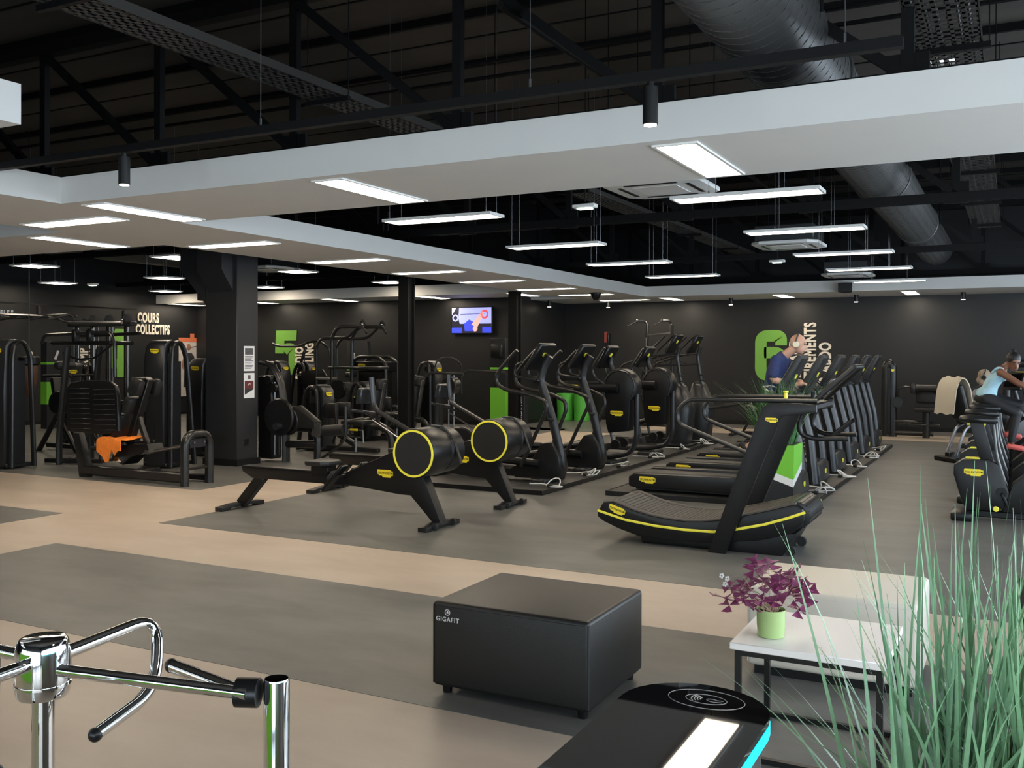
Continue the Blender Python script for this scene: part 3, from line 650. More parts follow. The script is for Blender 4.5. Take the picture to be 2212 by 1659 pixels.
M().lathe([(.10, -.29), (.112, -.285), (.112, .285), (.10, .29)], (.80, 0, .355), 'y', 28).done('front_roller_cover', GREY, t)
rb = M().box(-.006, .006, -.29, .29, .110, .116).mesh('rib', BLK)
for k in range(7): link('rib', rb, t, (.80, 0, .355), (0, -10 + k * 26, 0))
M().lathe([(.08, -.35), (.092, -.34), (.092, .34), (.08, .35)], (-.86, 0, .27), 'y', 24).done('rear_roller_cover', BLK2, t)
up_ = [(.08, .0), (.23, .0), (.70, 1.19), (.80, 1.20), (.98, 1.23), (.98, 1.29), (.60, 1.30), (.54, 1.26)]
for s in (-1, 1): M().prism(up_, 'y', s * .405 - .028, s * .405 + .028, .01).done('upright', BLK, t)
for s in (-1, 1):
    M().tube([(.98, s * .40, 1.32), (-.11, s * .40, 1.31), (-.21, s * .40, 1.20), (-.19, s * .40, 1.09), (.42, s * .40, .865)], .019, 10, .11).done('handrail', TUBE, t)
    M().tube([(1.24, s * .22, 1.60), (.93, s * .30, 1.31), (.82, s * .30, 1.16), (.82, s * .30, 1.04), (.93, s * .27, 1.00), (1.20, s * .25, 1.01)], .021, 10, .09).done('push_bar', BLK2, t)
    M().tube([(1.05, s * .12, 1.02), (1.20, s * .10, 1.15)], .016, 8).done('tow_grip', BLK, t)
M().tube([(1.24, -.22, 1.60), (1.24, .22, 1.60)], .021, 10).done('push_cross_bar', BLK2, t)
M().obox((1.0, 0, 1.42), (.02, .30, .20), (0, 38, 0), .008).done('screen', BLK2, t)
M().box(.62, .98, -.38, .38, 1.245, 1.30, .012).done('console_tray', BLK2, t)
q = M().lathe([(.018, 0), (.014, .05), (.022, .055), (.022, .07)], n=12).done('resistance_knob', YELB, t, (.72, -.36, 1.33))
M().cyl((.85, .15, 1.3), (.85, .15, 1.38), .02, 10).done('phone_holder', BLK2, t)
for s in (-1, 1): M().cyl((.74, s * .24 - .02, .042), (.74, s * .24 + .02, .042), .042, 14).done('wheel', RUB, t)
badge(t, (.62, -.434, 1.155), (90, 0, 0), .10); badge(t, (-.77, -.385, .292), (90, 16, 0), .16)
# ================================================================ treadmills
def treadmill(label, loc):
    t = thing('treadmill', label, 'treadmill', loc, 0, 'treadmills in a row')
    M().box(-1.92, -.25, -.26, .26, .10, .195, .01).done('running_belt', BELT, t)
    for s in (-1, 1): M().prism([(-1.95, .07), (-1.95, .17), (-1.90, .215), (-.30, .235), (-.30, .05), (-1.9, .05)], 'y', s * .345 - .085, s * .345 + .085, .015).done('side_rail', BLK2, t)
    M().box(-1.90, -.2, -.33, .33, .02, .10).done('deck_frame', BLK, t)
    M().box(-1.97, -1.88, -.42, .42, .05, .19, .03, 2).done('rear_cap', BLK2, t)
    M().prism([(-.62, .05), (-.62, .20), (-.22, .30), (-.04, .29), (.0, .25), (.02, .06), (0, .03)], 'y', -.36, .36, .03).done('motor_hood', GREY, t)
    for s in (-1, 1):
        M().tube([(-.06, s * .335, .03), (-.12, s * .335, .6), (-.26, s * .335, 1.16), (-.32, s * .335, 1.20)], .075, 10, .08, ry=.062, up=(0, 1, 0)).done('upright', GREY, t)
        M().tube([(-.30, s * .335, 1.18), (-.50, s * .35, 1.10), (-1.0, s * .36, 1.02)], .021, 8, .1).done('handrail', TUBE, t)
    M().box(-.44, -.18, -.37, .37, 1.14, 1.20, .02).done('dashboard', BLK2, t)
    M().tube([(-.30, -.26, 1.20), (-.40, -.26, 1.27), (-.40, .26, 1.27), (-.30, .26, 1.20)], .014, 8, .05).done('front_handle', STEEL, t)
    M().prism([(-.29, 1.20), (-.18, 1.18), (.03, 1.60), (.02, 1.64), (-.02, 1.645), (-.06, 1.60)], 'y', -.21, .21, .02).done('console', GREY, t)
    M().obox((-.178, 0, 1.40), (.008, .36, .34), (0, 29.9, 0), .003).done('screen', GLASS_BLK, t)
    logo(t, (.0215, 0, .16), (90, 0, 90), .075); logo(t, (-.071, -.05, 1.388), (116.6, 0, 90), .075)
    badge(t, (-1.72, -.4315, .145), (90, 0, 0), .20)
    return t
TY = (11.3, 12.7, 14.1, 15.52, 16.9, 18.3)
tm = None
for i, y in enumerate(TY):
    l = '%s treadmill of the row with tall grey front uprights, counted from the camera' % ['first', 'second', 'third', 'fourth', 'fifth', 'sixth'][i]
    if i == 1: l = 'second treadmill of the row, with a man in a navy shirt running on it'
    if tm is None: tm = treadmill(l, (-2.14, y, 0.057))
    else: dup(tm, l, (-2.14, y, 0.057))
struct_pl = []
PLAT = mat('platform_rubber', (.045, .044, .042), .5, noise=.15, nscale=3)
def platform(x0, x1, y0, y1, label):
    t = thing('floor_platform', label, 'platform', ((x0 + x1) / 2, (y0 + y1) / 2, 0)); w, d = (x1 - x0) / 2, (y1 - y0) / 2
    M().box(-w + .03, w - .03, -d + .03, d - .03, 0, .056).done('deck', PLAT, t)
    for a in ((-w, w, -d, -d + .03), (-w, w, d - .03, d), (-w, -w + .03, -d + .03, d - .03), (w - .03, w, -d + .03, d - .03)): M().box(*a, 0, .060, .004).done('edge_profile', BLK, t)
    return t
platform(-4.35, -1.96, 10.75, 18.85, 'low black-edged floor platform under the row of treadmills')
platform(-7.35, -5.0, 10.36, 18.2, 'low black-edged floor platform under the ellipticals and climbers')
# ================================================================ ellipticals
def console_unit(t, x, z, tilt, w=.46, h=.40):
    M().obox((x, 0, z), (.06, w, h), (0, tilt, 0), .014).done('console', BLK2, t)
    M().obox((x - .034 * math.cos(R(tilt)), 0, z + .034 * math.sin(R(tilt))), (.006, w - .06, h - .08), (0, tilt, 0)).done('screen', GLASS_BLK, t)
    logo(t, (x + .033 * math.cos(R(tilt)) + .05 * math.sin(R(tilt)), 0, z - .033 * math.sin(R(tilt)) + .05 * math.cos(R(tilt))), (90 + tilt, 0, 90), .075)
def elliptical(label, loc):
    t = thing('elliptical_trainer', label, 'elliptical', loc, 0, 'elliptical trainers')
    M().tube([(.02, 0, .10), (.06, 0, .22), (.05, 0, .36), (-.06, 0, .78), (-.17, 0, 1.10), (-.24, 0, 1.30), (-.19, 0, 1.50), (-.11, 0, 1.62)], .042, 10, .06, ry=.06, up=(0, 1, 0)).done('mast', GREY, t)
    M().prism([(-.55, .04), (-.62, .16), (-.30, .30), (-.16, .50), (-.02, .52), (.08, .34), (.11, .16), (.06, .04)], 'y', -.13, .13, .03).done('front_shroud', BLK2, t)
    M().box(-1.75, -.4, -.09, .09, .05, .15, .012).done('base_beam', BLK2, t)
    M().box(-.24, -.02, -.31, .31, 0, .06, .015).done('front_foot', GREY, t); M().box(-1.80, -1.66, -.28, .28, 0, .06, .015).done('rear_foot', GREY, t)
    for s in (-1, 1):
        ph = .06 * s
        M().tube([(-.44, s * .27, 1.69), (-.52, s * .27, 1.62), (-.73, s * .27, 1.40), (-.75, s * .27, 1.26), (-.62, s * .27, 1.185), (-.22, s * .27, 1.12), (-.01, s * .27, 1.03), (-.01 + ph * .3, s * .27, .92), (-.34 + ph, s * .24, .20)], .026, 10, .09).done('arm', TUBE, t)
        q = M().tube([(-1.35, s * .17, .24 - ph), (-.16, s * .17, .30 + ph)], .05, 10, ry=.07, up=(0, 0, 1)).done('pedal_beam', BLK2, t)
        M().prism([(-1.25, -.07), (-1.2, -.085), (-.85, -.085), (-.80, -.05), (-.80, .05), (-.85, .085), (-1.2, .085), (-1.25, .07)], 'z', .30 - ph * .4, .345 - ph * .4, .01).done('foot_plate', RUB, t, (0, s * .17, 0))
        M().tube([(-.22, s * .04, 1.30), (-.36, s * .20, 1.33), (-.52, s * .20, 1.36), (-.50, s * .20, 1.50), (-.40, s * .20, 1.54)], .016, 8, .05).done('fixed_handle', TUBE, t)
    M().lathe([(.28, -.05), (.30, -.03), (.30, .03), (.28, .05)], (-1.45, 0, .36), 'y', 28).done('flywheel', BLK2, t)
    M().box(-.32, -.22, -.10, .10, 1.27, 1.33, .015).done('cup_tray', BLK2, t)
    console_unit(t, -.24, 1.61, 34)
    for s in (-1, 1): M().tube([(-.10, s * .05, .80), (-.02, s * .05, .80)], .02, 8).done('bottle_clip', RUB, t)
    return t
e1 = elliptical('elliptical trainer with long curved arms, nearer of the two, on the platform', (-5.2, 11.2, .057))
dup(e1, 'elliptical trainer with long curved arms, farther of the two, on the platform', (-5.2, 12.55, .057))
def vario(label, loc):
    t = thing('cross_trainer', label, 'cross trainer', loc, 0, 'disc-bodied cross trainers')
    prof = [(-.02, .50), (-.34, .46), (-.38, .60), (-.42, 1.12)] + [(-.16 + .27 * math.cos(a), 1.16 + .27 * math.sin(a)) for a in [math.pi - k * math.pi / 9 for k in range(10)]] + [(.09, 1.02), (.0, .96)]
    M().prism(prof, 'y', -.13, .13, .03).done('disc_housing', BLK2, t)
    M().tube([(-.40, -.135, .9), (-.41, -.135, 1.16)] + [(-.16 + .24 * math.cos(a), -.135, 1.16 + .24 * math.sin(a)) for a in [math.pi - k * math.pi / 8 for k in range(9)]] + [(.03, -.135, .98)], .012, 6).done('housing_rim', GREY, t)
    M().tube([(-1.12, -.20, 1.15), (-.16, -.20, 1.15)], .075, 12, ry=.05, up=(0, 0, 1)).done('side_arm', BLK2, t); M().tube([(-1.12, .20, 1.15), (-.16, .20, 1.15)], .075, 12, ry=.05, up=(0, 0, 1)).done('side_arm', BLK2, t)
    M().tube([(.07, 0, 1.05), (.07, 0, .36), (-.03, 0, .16), (-.40, 0, .08), (-1.2, 0, .08)], .04, 10, .12, ry=.05).done('front_frame', GREY, t)
    for s in (-1, 1): 
        M().tube([(-.62, s * .22, 1.12), (-.52, s * .22, .85), (-.40, s * .22, .30)], .024, 8, .2).done('pedal_link', TUBE, t)
        M().prism([(-.75, .19), (-.75, .24), (-.36, .29), (-.33, .20)], 'y', s * .22 - .08, s * .22 + .08, .012).done('foot_plate', RUB, t)
        M().tube([(-.34, s * .26, 1.74), (-.40, s * .26, 1.66), (-.56, s * .26, 1.42), (-.50, s * .24, 1.28), (-.22, s * .2, 1.10)], .019, 8, .08).done('handle', TUBE, t)
        M().cyl((-.20, s * .14, .30), (-.20, s * .20, .30), .07, 14).done('crank_cover', BLK, t)
    M().box(-.42, -.20, -.34, .34, 0, .06, .015).done('front_foot', GREY, t); M().box(-1.30, -1.15, -.28, .28, 0, .06, .015).done('rear_foot', GREY, t)
    M().tube([(-.30, 0, 1.38), (-.36, 0, 1.50), (-.34, 0, 1.60)], .04, 10, .08).done('console_post', GREY, t)
    console_unit(t, -.40, 1.60, 30, .42, .38)
    badge(t, (-.20, -.1325, .76), (90, 0, 0), .20); badge(t, (-.85, -.272, 1.15), (90, 0, 0), .16)
    return t
v1 = vario('cross trainer with a large upright disc housing, nearer of the two', (-5.05, 13.55, .057))
dup(v1, 'cross trainer with a large upright disc housing, farther of the two', (-5.0, 15.1, .057))
def climber(label, loc):
    t = thing('climber', label, 'climber', loc, 0, 'stair climbers')
    rings = []
    for z, x0, x1, w in ((.02, -.34, .04, .25), (.10, -.36, .06, .27), (.66, -.36, .12, .27), (.74, -.35, .10, .26), (1.06, -.28, -.03, .19), (1.12, -.24, -.08, .14)):
        cx, rx = (x0 + x1) / 2, (x1 - x0) / 2; rings.append([(cx + rx * math.copysign(abs(math.cos(a)) ** .6, math.cos(a)), w * math.copysign(abs(math.sin(a)) ** .6, math.sin(a)), z) for a in [k * math.pi / 10 for k in range(20)]])
    M().loft(rings).done('pedestal', GREY, t, ang=50)
    M().tube([(-.10, 0, 1.06), (-.15, 0, 1.35), (-.19, 0, 1.62), (-.13, 0, 1.78)], .035, 10, .1, ry=.045).done('mast', GREY, t)
    M().box(-.42, .10, -.30, .30, 0, .05, .02).done('front_foot', GREY, t)
    console_unit(t, -.24, 1.84, 30, .42, .38)
    for s in (-1, 1):
        M().tube([(-.17, s * .03, 1.46), (-.45, s * .22, 1.44), (-.62, s * .22, 1.55), (-.66, s * .22, 1.68), (-.34, s * .22, 1.98)], .017, 8, .06).done('handle', TUBE, t)
        M().tube([(-.18, s * .04, 1.66), (-.60, s * .28, 1.62), (-1.15, s * .28, 1.45), (-1.25, s * .28, 1.1)], .019, 8, .1).done('handrail', TUBE, t)
        M().tube([(-.35, s * .16, .55), (-1.05, s * .16, .35)], .04, 8).done('step_arm', BLK, t); M().box(-1.2, -.85, s * .16 - .1, s * .16 + .1, .36, .41, .01).done('step', RUB, t)
    M().box(-1.35, -.3, -.08, .08, .02, .12, .01).done('base_beam', BLK, t)
    for z in (1.16, 1.26): M().tube([(-.12, -.05, z), (-.06, -.09, z), (-.02, -.05, z)], .012, 6).done('bottle_clip', RUB, t)
    return t
c1 = climber('stair climber on a grey tapered pedestal, nearer of the two', (-5.2, 16.75, .057))
dup(c1, 'stair climber on a grey tapered pedestal, farther of the two', (-5.12, 17.75, .057))
# white power cables lying on the platforms
def coil(x, y, n, r, seed, label):
    random.seed(seed); pts = []
    for k in range(n * 14 + 1):
        a = k * 2 * math.pi / 14; rr = r * (1 + .25 * math.sin(a * .37 + seed)); pts.append((x + rr * math.cos(a) + .05 * k / 14, y + rr * .9 * math.sin(a) + .04 * math.sin(k * .3), .068 + max(0, math.sin(a + seed)) * r * .9))
    pts.append((x - .2, y + .1, .066)); pts.append((x - .34, y + .05, .066))
    t = thing('power_cable', label, 'cable', (0, 0, 0), 0, 'white power cables')
    M().tube(pts, .008, 5).done('cord', CABLE, t)
    M().box(x - .03, x + .03, y - .10, y - .04, .057, .095, .008).done('plug', CABLEB, t)
for i, (x, y) in enumerate(((-5.07, 10.78), (-5.12, 12.0), (-5.06, 13.1), (-5.08, 14.5), (-5.08, 16.1), (-5.05, 17.25))): coil(x, y, 2 if i % 2 else 1, .09, i, '%s loose white cable along the edge of the elliptical platform' % ORD[i])
for i, (x, y) in enumerate(((-2.06, 11.75), (-2.06, 12.2), (-2.05, 13.5), (-2.05, 14.85), (-2.05, 16.2), (-2.05, 17.55))): coil(x, y, 1 if i % 2 else 2, .085, i + 9, '%s loose white cable along the front edge of the treadmill platform' % ORD[i])
# ================================================================ bikes on the right
TUBEL = mat('light_grey_tube', (.06, .062, .065), .35)
def bike(label, loc):
    t = thing('exercise_bike', label, 'bike', loc, 0, 'exercise bikes in a row')
    M().prism([(-.25, .46), (-.245, .56), (-.16, .625), (.08, .63), (.19, .57), (.27, .30), (.34, .12), (-.13, .09), (-.18, .21)], 'y', -.08, .08, .025).done('body', BLK2, t)
    M().prism([(.20, .10), (.30, .40), (.55, .62), (.80, .66), (.98, .52), (1.02, .30), (.94, .08)], 'y', -.10, .10, .03).done('front_housing', BLK2, t)
    M().prism([(.0, .60), (.13, .60), (.03, 1.0), (-.10, 1.0)], 'y', -.045, .045, .012).done('seat_post', BLK2, t)
    M().tube([(.12, -.05, .98), (.15, -.05, .66), (.30, -.05, .16), (.42, -.05, .09), (.90, -.05, .09)], .014, 8, .08).done('frame_tube', TUBEL, t)
    M().tube([(.12, .05, .98), (.15, .05, .66), (.30, .05, .16), (.42, .05, .09), (.90, .05, .09)], .014, 8, .08).done('frame_tube', TUBEL, t)
    rings = []
    for x, w, z0, z1 in ((-.20, .06, 1.01, 1.05), (-.19, .10, 1.0, 1.07), (-.10, .125, .995, 1.085), (.02, .10, .99, 1.075), (.12, .045, .99, 1.065), (.16, .02, 1.0, 1.05)):
        rings.append([(x, w * math.cos(a), (z0 + z1) / 2 + (z1 - z0) / 2 * math.sin(a)) for a in [k * math.pi / 6 for k in range(12)]])
    M().loft(rings).done('saddle', PAD, t, ang=60)
    M().box(-.13, .05, -.03, .03, .97, 1.0, .008).done('saddle_clamp', YELB, t)
    M().box(-.27, -.05, -.24, .24, 0, .09, .025, 2).done('rear_foot', BLK2, t); M().box(.86, 1.02, -.24, .24, 0, .09, .025, 2).done('front_foot', BLK2, t)
    M().box(-.15, .95, -.05, .05, .03, .10, .01).done('base_beam', BLK2, t)
    for s in (-1, 1):
        q = M().bar((.20, s * .12, .30), (.20 - s * .06, s * .12, .30 - s * -.14 if s > 0 else .16), .03, .03, .008).done('crank', BLK, t)
        M().obox((.15, s * .19, .15 if s < 0 else .44), (.10, .09, .03), (0, 12, 0), .006).done('pedal', BLK, q); M().lathe([(.022, -.006), (.028, 0), (.022, .006)], (.15, s * .24, .15 if s < 0 else .44), 'y', 14).done('pedal_badge', YELB, q)
    M().lathe([(.05, -.10), (.05, .10)], (.20, 0, .30), 'y', 16).done('crank_boss', BLK, t)
    M().tube([(.78, 0, .62), (.70, 0, 1.0), (.74, 0, 1.16)], .04, 10, .1, ry=.05).done('mast', GREY, t)
    for s in (-1, 1): M().tube([(.74, s * .03, 1.12), (.66, s * .20, 1.10), (.50, s * .22, 1.12), (.42, s * .22, 1.20)], .016, 8, .05).done('handlebar', TUBE, t)
    console_unit(t, .80, 1.32, 30, .40, .30)
    badge(t, (-.06, -.082, .49), (90, 0, 0), .18)
    M().box(-.14, .0, -.05, .05, .625, .64, .004).done('adjuster', YELB, t)
    return t
BY = (11.05, 12.3, 13.5, 14.7, 15.9)
b0 = bike('black exercise bike nearest the camera at the right edge', (-.30, BY[0], 0))
for i, l in ((1, 'second black exercise bike of the right row'), (2, 'third black exercise bike of the right row'), (3, 'exercise bike ridden by a woman in a pale blue top'), (4, 'farthest black exercise bike of the right row')): dup(b0, l, (-.30, BY[i], 0))
# recumbent bike with towel
t = thing('recumbent_bike', 'recumbent bike with a beige towel over its seat back, behind the bikes', 'bike', (-.66, 17.0, 0), 38)
M().box(-.35, 1.3, -.06, .06, .05, .15, .012).done('base_beam', BLK2, t); M().box(-.40, -.26, -.28, .28, 0, .08, .02).done('rear_foot', BLK2, t); M().box(1.2, 1.36, -.28, .28, 0, .08, .02).done('front_foot', BLK2, t)
M().tube([(-.28, -.12, .10), (-.10, -.12, .55), (.1, -.12, .62)], .025, 8, .1).done('seat_frame', STEEL, t); M().tube([(-.28, .12, .10), (-.10, .12, .55), (.1, .12, .62)], .025, 8, .1).done('seat_frame', STEEL, t)
M().box(-.05, .38, -.22, .22, .60, .68, .03, 2).done('seat', PAD, t); M().obox((-.16, 0, .95), (.08, .42, .58), (0, -16, 0), .035, 2).done('seat_back', PAD, t)
M().prism([(.75, .15), (.85, .60), (1.05, .72), (1.28, .55), (1.3, .15)], 'y', -.1, .1, .03).done('front_housing', BLK2, t)
M().tube([(1.0, 0, .7), (.85, 0, 1.15)], .04, 10).done('mast', GREY, t); console_unit(t, .86, 1.28, 20, .4, .3)
tw = []
for i in range(9):
    u = i / 8; xx = -.40 + .18 * min(1, u * 2) + .16 * max(0, u - .5) * 2; zz = .82 + .46 * math.sin(math.pi * min(u * 1.0, 1)) ** .7 if 0 < u < 1 else (.70 if u == 0 else .78)
    tw.append([(xx, -.25 + .5 * j / 6, zz + .018 * math.sin(j * 2.1 + i)) for j in range(7)] + [(xx - .012, .25 - .5 * j / 6, zz - .012 + .018 * math.sin((6 - j) * 2.1 + i)) for j in range(7)])
tag(M().loft(tw).done('towel', TOWEL, None, (-.66, 17.0, .075), (0, 0, 38), ang=60), 'beige towel draped over the recumbent bike seat', 'towel')
# ================================================================ strength machines
def tower(label, loc, rz, h=1.55, w=.36, d=.56, nm='weight_stack_tower', group='weight stack machines', plates=True, extra=False):
    """front = +x (badge side); arched tubes on both y sides"""
    t = thing(nm, label, 'weight machine', loc, rz, group)
    M().prism([(-.08, .04), (.02, .04), (.03, h * .6), (.0, h - .10), (-.06, h - .02), (-.16, h), (-.24, h - .02), (-.14, h - .06), (-.08, h - .14)], 'y', -w * .36, w * .36, .02).done('front_cover', GREY, t)
    for s in (-1, 1):
        M().tube([(-.05, s * w * .5, .02), (-.06, s * w * .5, h - .30), (-.10, s * w * .48, h - .06), (-.26, s * w * .46, h - .03), (-.36, s * w * .48, h - .22), (-d, s * w * .5, .02)], .045, 10, .13, ry=.032, up=(0, 1, 0)).done('side_tube', TUBE, t)
        M().box(-.30, -.08, s * w * .40 - .004, s * w * .40 + .004, .06, h - .32).done('side_cover', BLK2, t)
    if plates:
        pm = M().box(-.27, -.11, -w * .28, w * .28, 0, .032, .004).mesh('weight_plate', BLK)
        for k in range(12): link('weight_plate', pm, t, (0, 0, .14 + k * .037))
        for s in (-1, 1): M().cyl((-.19, s * .05, .1), (-.19, s * .05, h - .2), .010, 6).done('guide_rod', STEEL, t)
    M().box(.022, .030, -.018, .018, h * .22, h * .68, .002).done('selector_slot', DISC, t)
    M().box(-d + .02, .02, -w * .46, w * .46, .02, .08, .01).done('base', BLK, t)
    M().cyl((-.18, -w * .42, h - .16), (-.18, w * .42, h - .16), .05, 14).done('pulley', BLK, t)
    badge(t, (.022, 0, h - .17), (90, 0, 90), .17)
    return t
def pad(t, nm, c, size, rot=(0, 0, 0), b=.03): return M().obox(c, size, rot, b, 2).done(nm, PAD, t)
# --- leg press, foot plate on the left, stack behind
t = thing('leg_press', 'leg press with a broad ribbed foot plate at the left and sled rails', 'weight machine', (-9.3, 9.1, 0))
q = M()
pr = [(-2.27, .62), (-2.30, 1.10), (-2.28, 1.22), (-2.20, 1.29), (-1.90, 1.33), (-1.45, 1.32), (-1.33, 1.26), (-1.28, 1.12), (-1.26, .66), (-1.6, .60)]
fp = M().prism(pr, 'y', -.22, -.15, .015).done('foot_plate', BLK2, t)
rm = M().box(-.20, .20, -.006, .006, -.006, .006, .003).mesh('rib', GREY)
for k in range(9):
    for x in (-2.03, -1.54): link('rib', rm, fp, (x + k * .004, -.222, 1.21 - k * .068), (0, -2, 0))
M().prism([(-2.18, .60), (-2.06, .60), (-1.90, .16), (-1.90, 0), (-2.05, 0)], 'y', -.20, -.10, .01).done('front_post', TUBE, t)
M().prism([(-1.98, .05), (-1.98, .30), (-1.92, .18), (-1.78, .10), (-1.7, .05)], 'y', -.17, -.13).done('gusset', TUBE, t)
M().bar((-2.0, -.16, .10), (-.10, -.16, .10), .10, .13, .02).done('base_beam', TUBE, t)
for y, s in ((-.18, 1), (.18, 1)): pass
M().tube([(-.06, -.2, 0), (-.06, -.2, .56), (-.06, -.12, .66), (-.06, .14, .66), (-.06, .22, .56), (-.06, .22, 0)], .062, 12, .12, ry=.05, up=(1, 0, 0)).done('rear_hoop', TUBE, t)
M().box(-.085, -.035, -.13, .15, .48, .60, .01).done('hoop_plate', GREY, t)
for y in (-.07, .10): M().cyl((-.03, y, .55), (-.02, y, .55), .016, 10).done('bolt', STEEL, t)
M().bar((-.06, -.18, .22), (-.06, .20, .22), .04, .04, .008).done('hoop_cross_bar', TUBE, t)
for y in (-.07, .07): M().tube([(-1.75, y, .22), (-.10, y, .53)], .018, 8).done('slide_rail', STEEL, t)
M().prism([(-1.50, .26), (-1.42, .46), (-.82, .50), (-.78, .42), (-1.15, .30), (-1.28, .20)], 'y', -.13, .13, .01).done('sled', BLK, t)
M().bar((-1.30, 0, .46), (-.92, 0, 1.36), .10, .09, .01).done('back_spine', BLK, t); M().bar((-1.12, 0, .84), (-.95, 0, .48), .06, .07, .01).done('back_strut', TUBE, t)
for x, z, hh in ((-1.40, .72, .36), (-1.19, 1.0, .24), (-1.08, 1.26, .24)): pad(t, 'back_pad', (x, 0, z), (.12, .34, hh), (0, 22, 0), .04)
for s in (-1, 1): pad(t, 'shoulder_pad', (-.96, s * .15, 1.24), (.12, .11, .22), (0, 22, 0), .03); M().tube([(-1.75, s * .24, .42), (-1.1, s * .24, .50)], .02, 8).done('hand_grip', RUB, t)
pad(t, 'seat_pad', (-1.52, 0, .50), (.32, .34, .08), (0, -8, 0), .03)
M().box(-1.85, -1.2, .05, .45, .03, .12, .01).done('transfer_box', BLK, t); M().bar((-1.8, .1, .06), (-.1, .3, .06), .08, .08, .01).done('cross_beam', BLK, t)
M().box(-1.35, -1.27, -.20, -.12, .24, .31).done('bracket', CHR, t); M().box(-.78, -.72, -.20, -.12, .38, .43).done('bracket', CHR, t)
rg = []
for i in range(7):
    u = i / 6; rg.append([(-1.62 + .30 * u - .03 * math.sin(j), -.19 + .01 * math.sin(3 * j + i), (.58 - .06 * u if j < 5 else .58 - .06 * u - .05 * (j - 4) - (.07 if i in (2, 3) else 0) - .02 * math.sin(i * 2))) if j < 9 else (0, 0, 0) for j in range(9)])
tb = M(); n = 9
pts = [[(-1.68 + .46 * i / 8, (.18 if j == 0 else .10 - .37 * (j - 1) / 4 if j < 6 else -.285), (.565 + .02 * math.sin(i * 1.7 + j)) if j < 6 else .565 - .045 * (j - 5) - .02 * math.sin(i * 2.3) * (j - 5) * .6 - (.03 * (j - 5) if i in (2, 3, 4) else 0)) for j in range(10)] for i in range(9)]
low = [[(p[0], p[1] + (.012 if k > 5 else 0), p[2] - (.012 if k <= 5 else 0)) for k, p in enumerate(r)] for r in pts]
tb.loft([a + b[::-1] for a, b in zip(pts, low)])
tag(tb.done('towel', ORG, None, (-9.22, 9.1, .0), ang=70), 'bright orange towel bunched on the leg press seat', 'towel')
tower('tall weight stack tower of the leg press with a yellow badge', (-11.24, 10.12, 0), -90, 1.90, .50, .52)
tower('weight stack tower half hidden behind the leg press tower', (-11.95, 11.6, 0), -90, 1.62, .42, .7)
tower('tall weight stack tower cut off by the left picture edge', (-13.15, 8.95, 0), -90, 1.90, .42, .42)
tower('weight stack tower with a yellow badge behind the ribbed foot plate', (-15.6, 12.1, 0), -60, 1.52, .44, .6)
# --- lever machine at the left with a raised handle frame
t = thing('lat_machine', 'lever lat machine with a raised handle frame beside the left tower', 'weight machine', (-12.72, 9.85, 0))
for y in (-.12, .45):
    M().tube([(-.14, y, 0), (-.14, y, .4), (.06, y, 1.80)], .055, 10, .3, ry=.035, up=(0, 1, 0)).done('upright', TUBE, t)
M().tube([(.50, .16, .03), (.25, .16, 1.10), (.1, .16, 1.2)], .05, 10, .1, ry=.035, up=(0, 1, 0)).done('seat_post', TUBE, t)
M().bar((-.45, -.12, .05), (.50, .16, .06), .07, .07, .01).done('base_beam', TUBE, t); M().bar((-.14, -.12, .06), (-.14, .45, .06), .07, .07, .01).done('base_cross', TUBE, t)
M().tube([(-.56, -.1, 1.85), (-.50, -.1, 1.97), (.55, -.1, 2.0), (.98, -.1, 2.0), (1.05, -.1, 1.85), (1.06, -.1, 1.35)], .026, 8, .1).done('handle_frame', TUBE, t)
M().tube([(-.56, .5, 1.85), (-.50, .5, 1.97), (.9, .5, 2.0)], .026, 8, .1).done('handle_frame', TUBE, t)
for x in (.2, .52): M().box(x - .05, x + .05, -.14, -.05, 1.86, 2.06, .02).done('pivot_block', BLK2, t)
M().box(-.45, .9, -.05, .4, 1.82, 1.88, .02).done('lever_plate', BLK2, t)
M().tube([(.9, 0, 1.83), (.5, 0, 1.62), (.1, 0, 1.60), (-.2, 0, 1.70)], .016, 8, .1).done('cable_hook', BLK, t)
pad(t, 'chest_pad', (.36, .16, 1.02), (.10, .30, .30), (0, -14, 0)); pad(t, 'seat_pad', (.52, .16, .72), (.34, .32, .09)); pad(t, 'roller_pad', (-.62, .35, 1.50), (.14, .36, .14), (0, 0, 0), .06)
for k, z in enumerate((.95, 1.05)): M().tube([(-.1, .12, z), (.3, .12, z)], .014, 6).done('guide_bar', STEEL, t)
M().lathe([(.16, -.05), (.18, -.03), (.18, .03), (.16, .05)], (-.45, .1, .92), 'y', 24).done('cam_disc', BLK2, t)
# --- punch bag glimpsed behind the left tower
t = thing('punch_bag', 'small brown leather bag with a dark collar hanging behind the left tower', 'punch bag', (-14.35, 10.3, 0))
M().lathe([(.02, .98), (.07, 1.05), (.12, 1.25), (.135, 1.48), (.13, 1.5)], n=18).done('bag_body', BRN, t); M().lathe([(.13, 1.49), (.17, 1.52), (.17, 1.62), (.14, 1.64)], n=18).done('collar', BLK2, t); M().tube([(0, 0, 1.64), (0, 0, ZR - .01)], .008, 5).done('strap', BLK, t); M().ball((.05, -.02, 1.68), .05).done('swivel', CREAM, t)
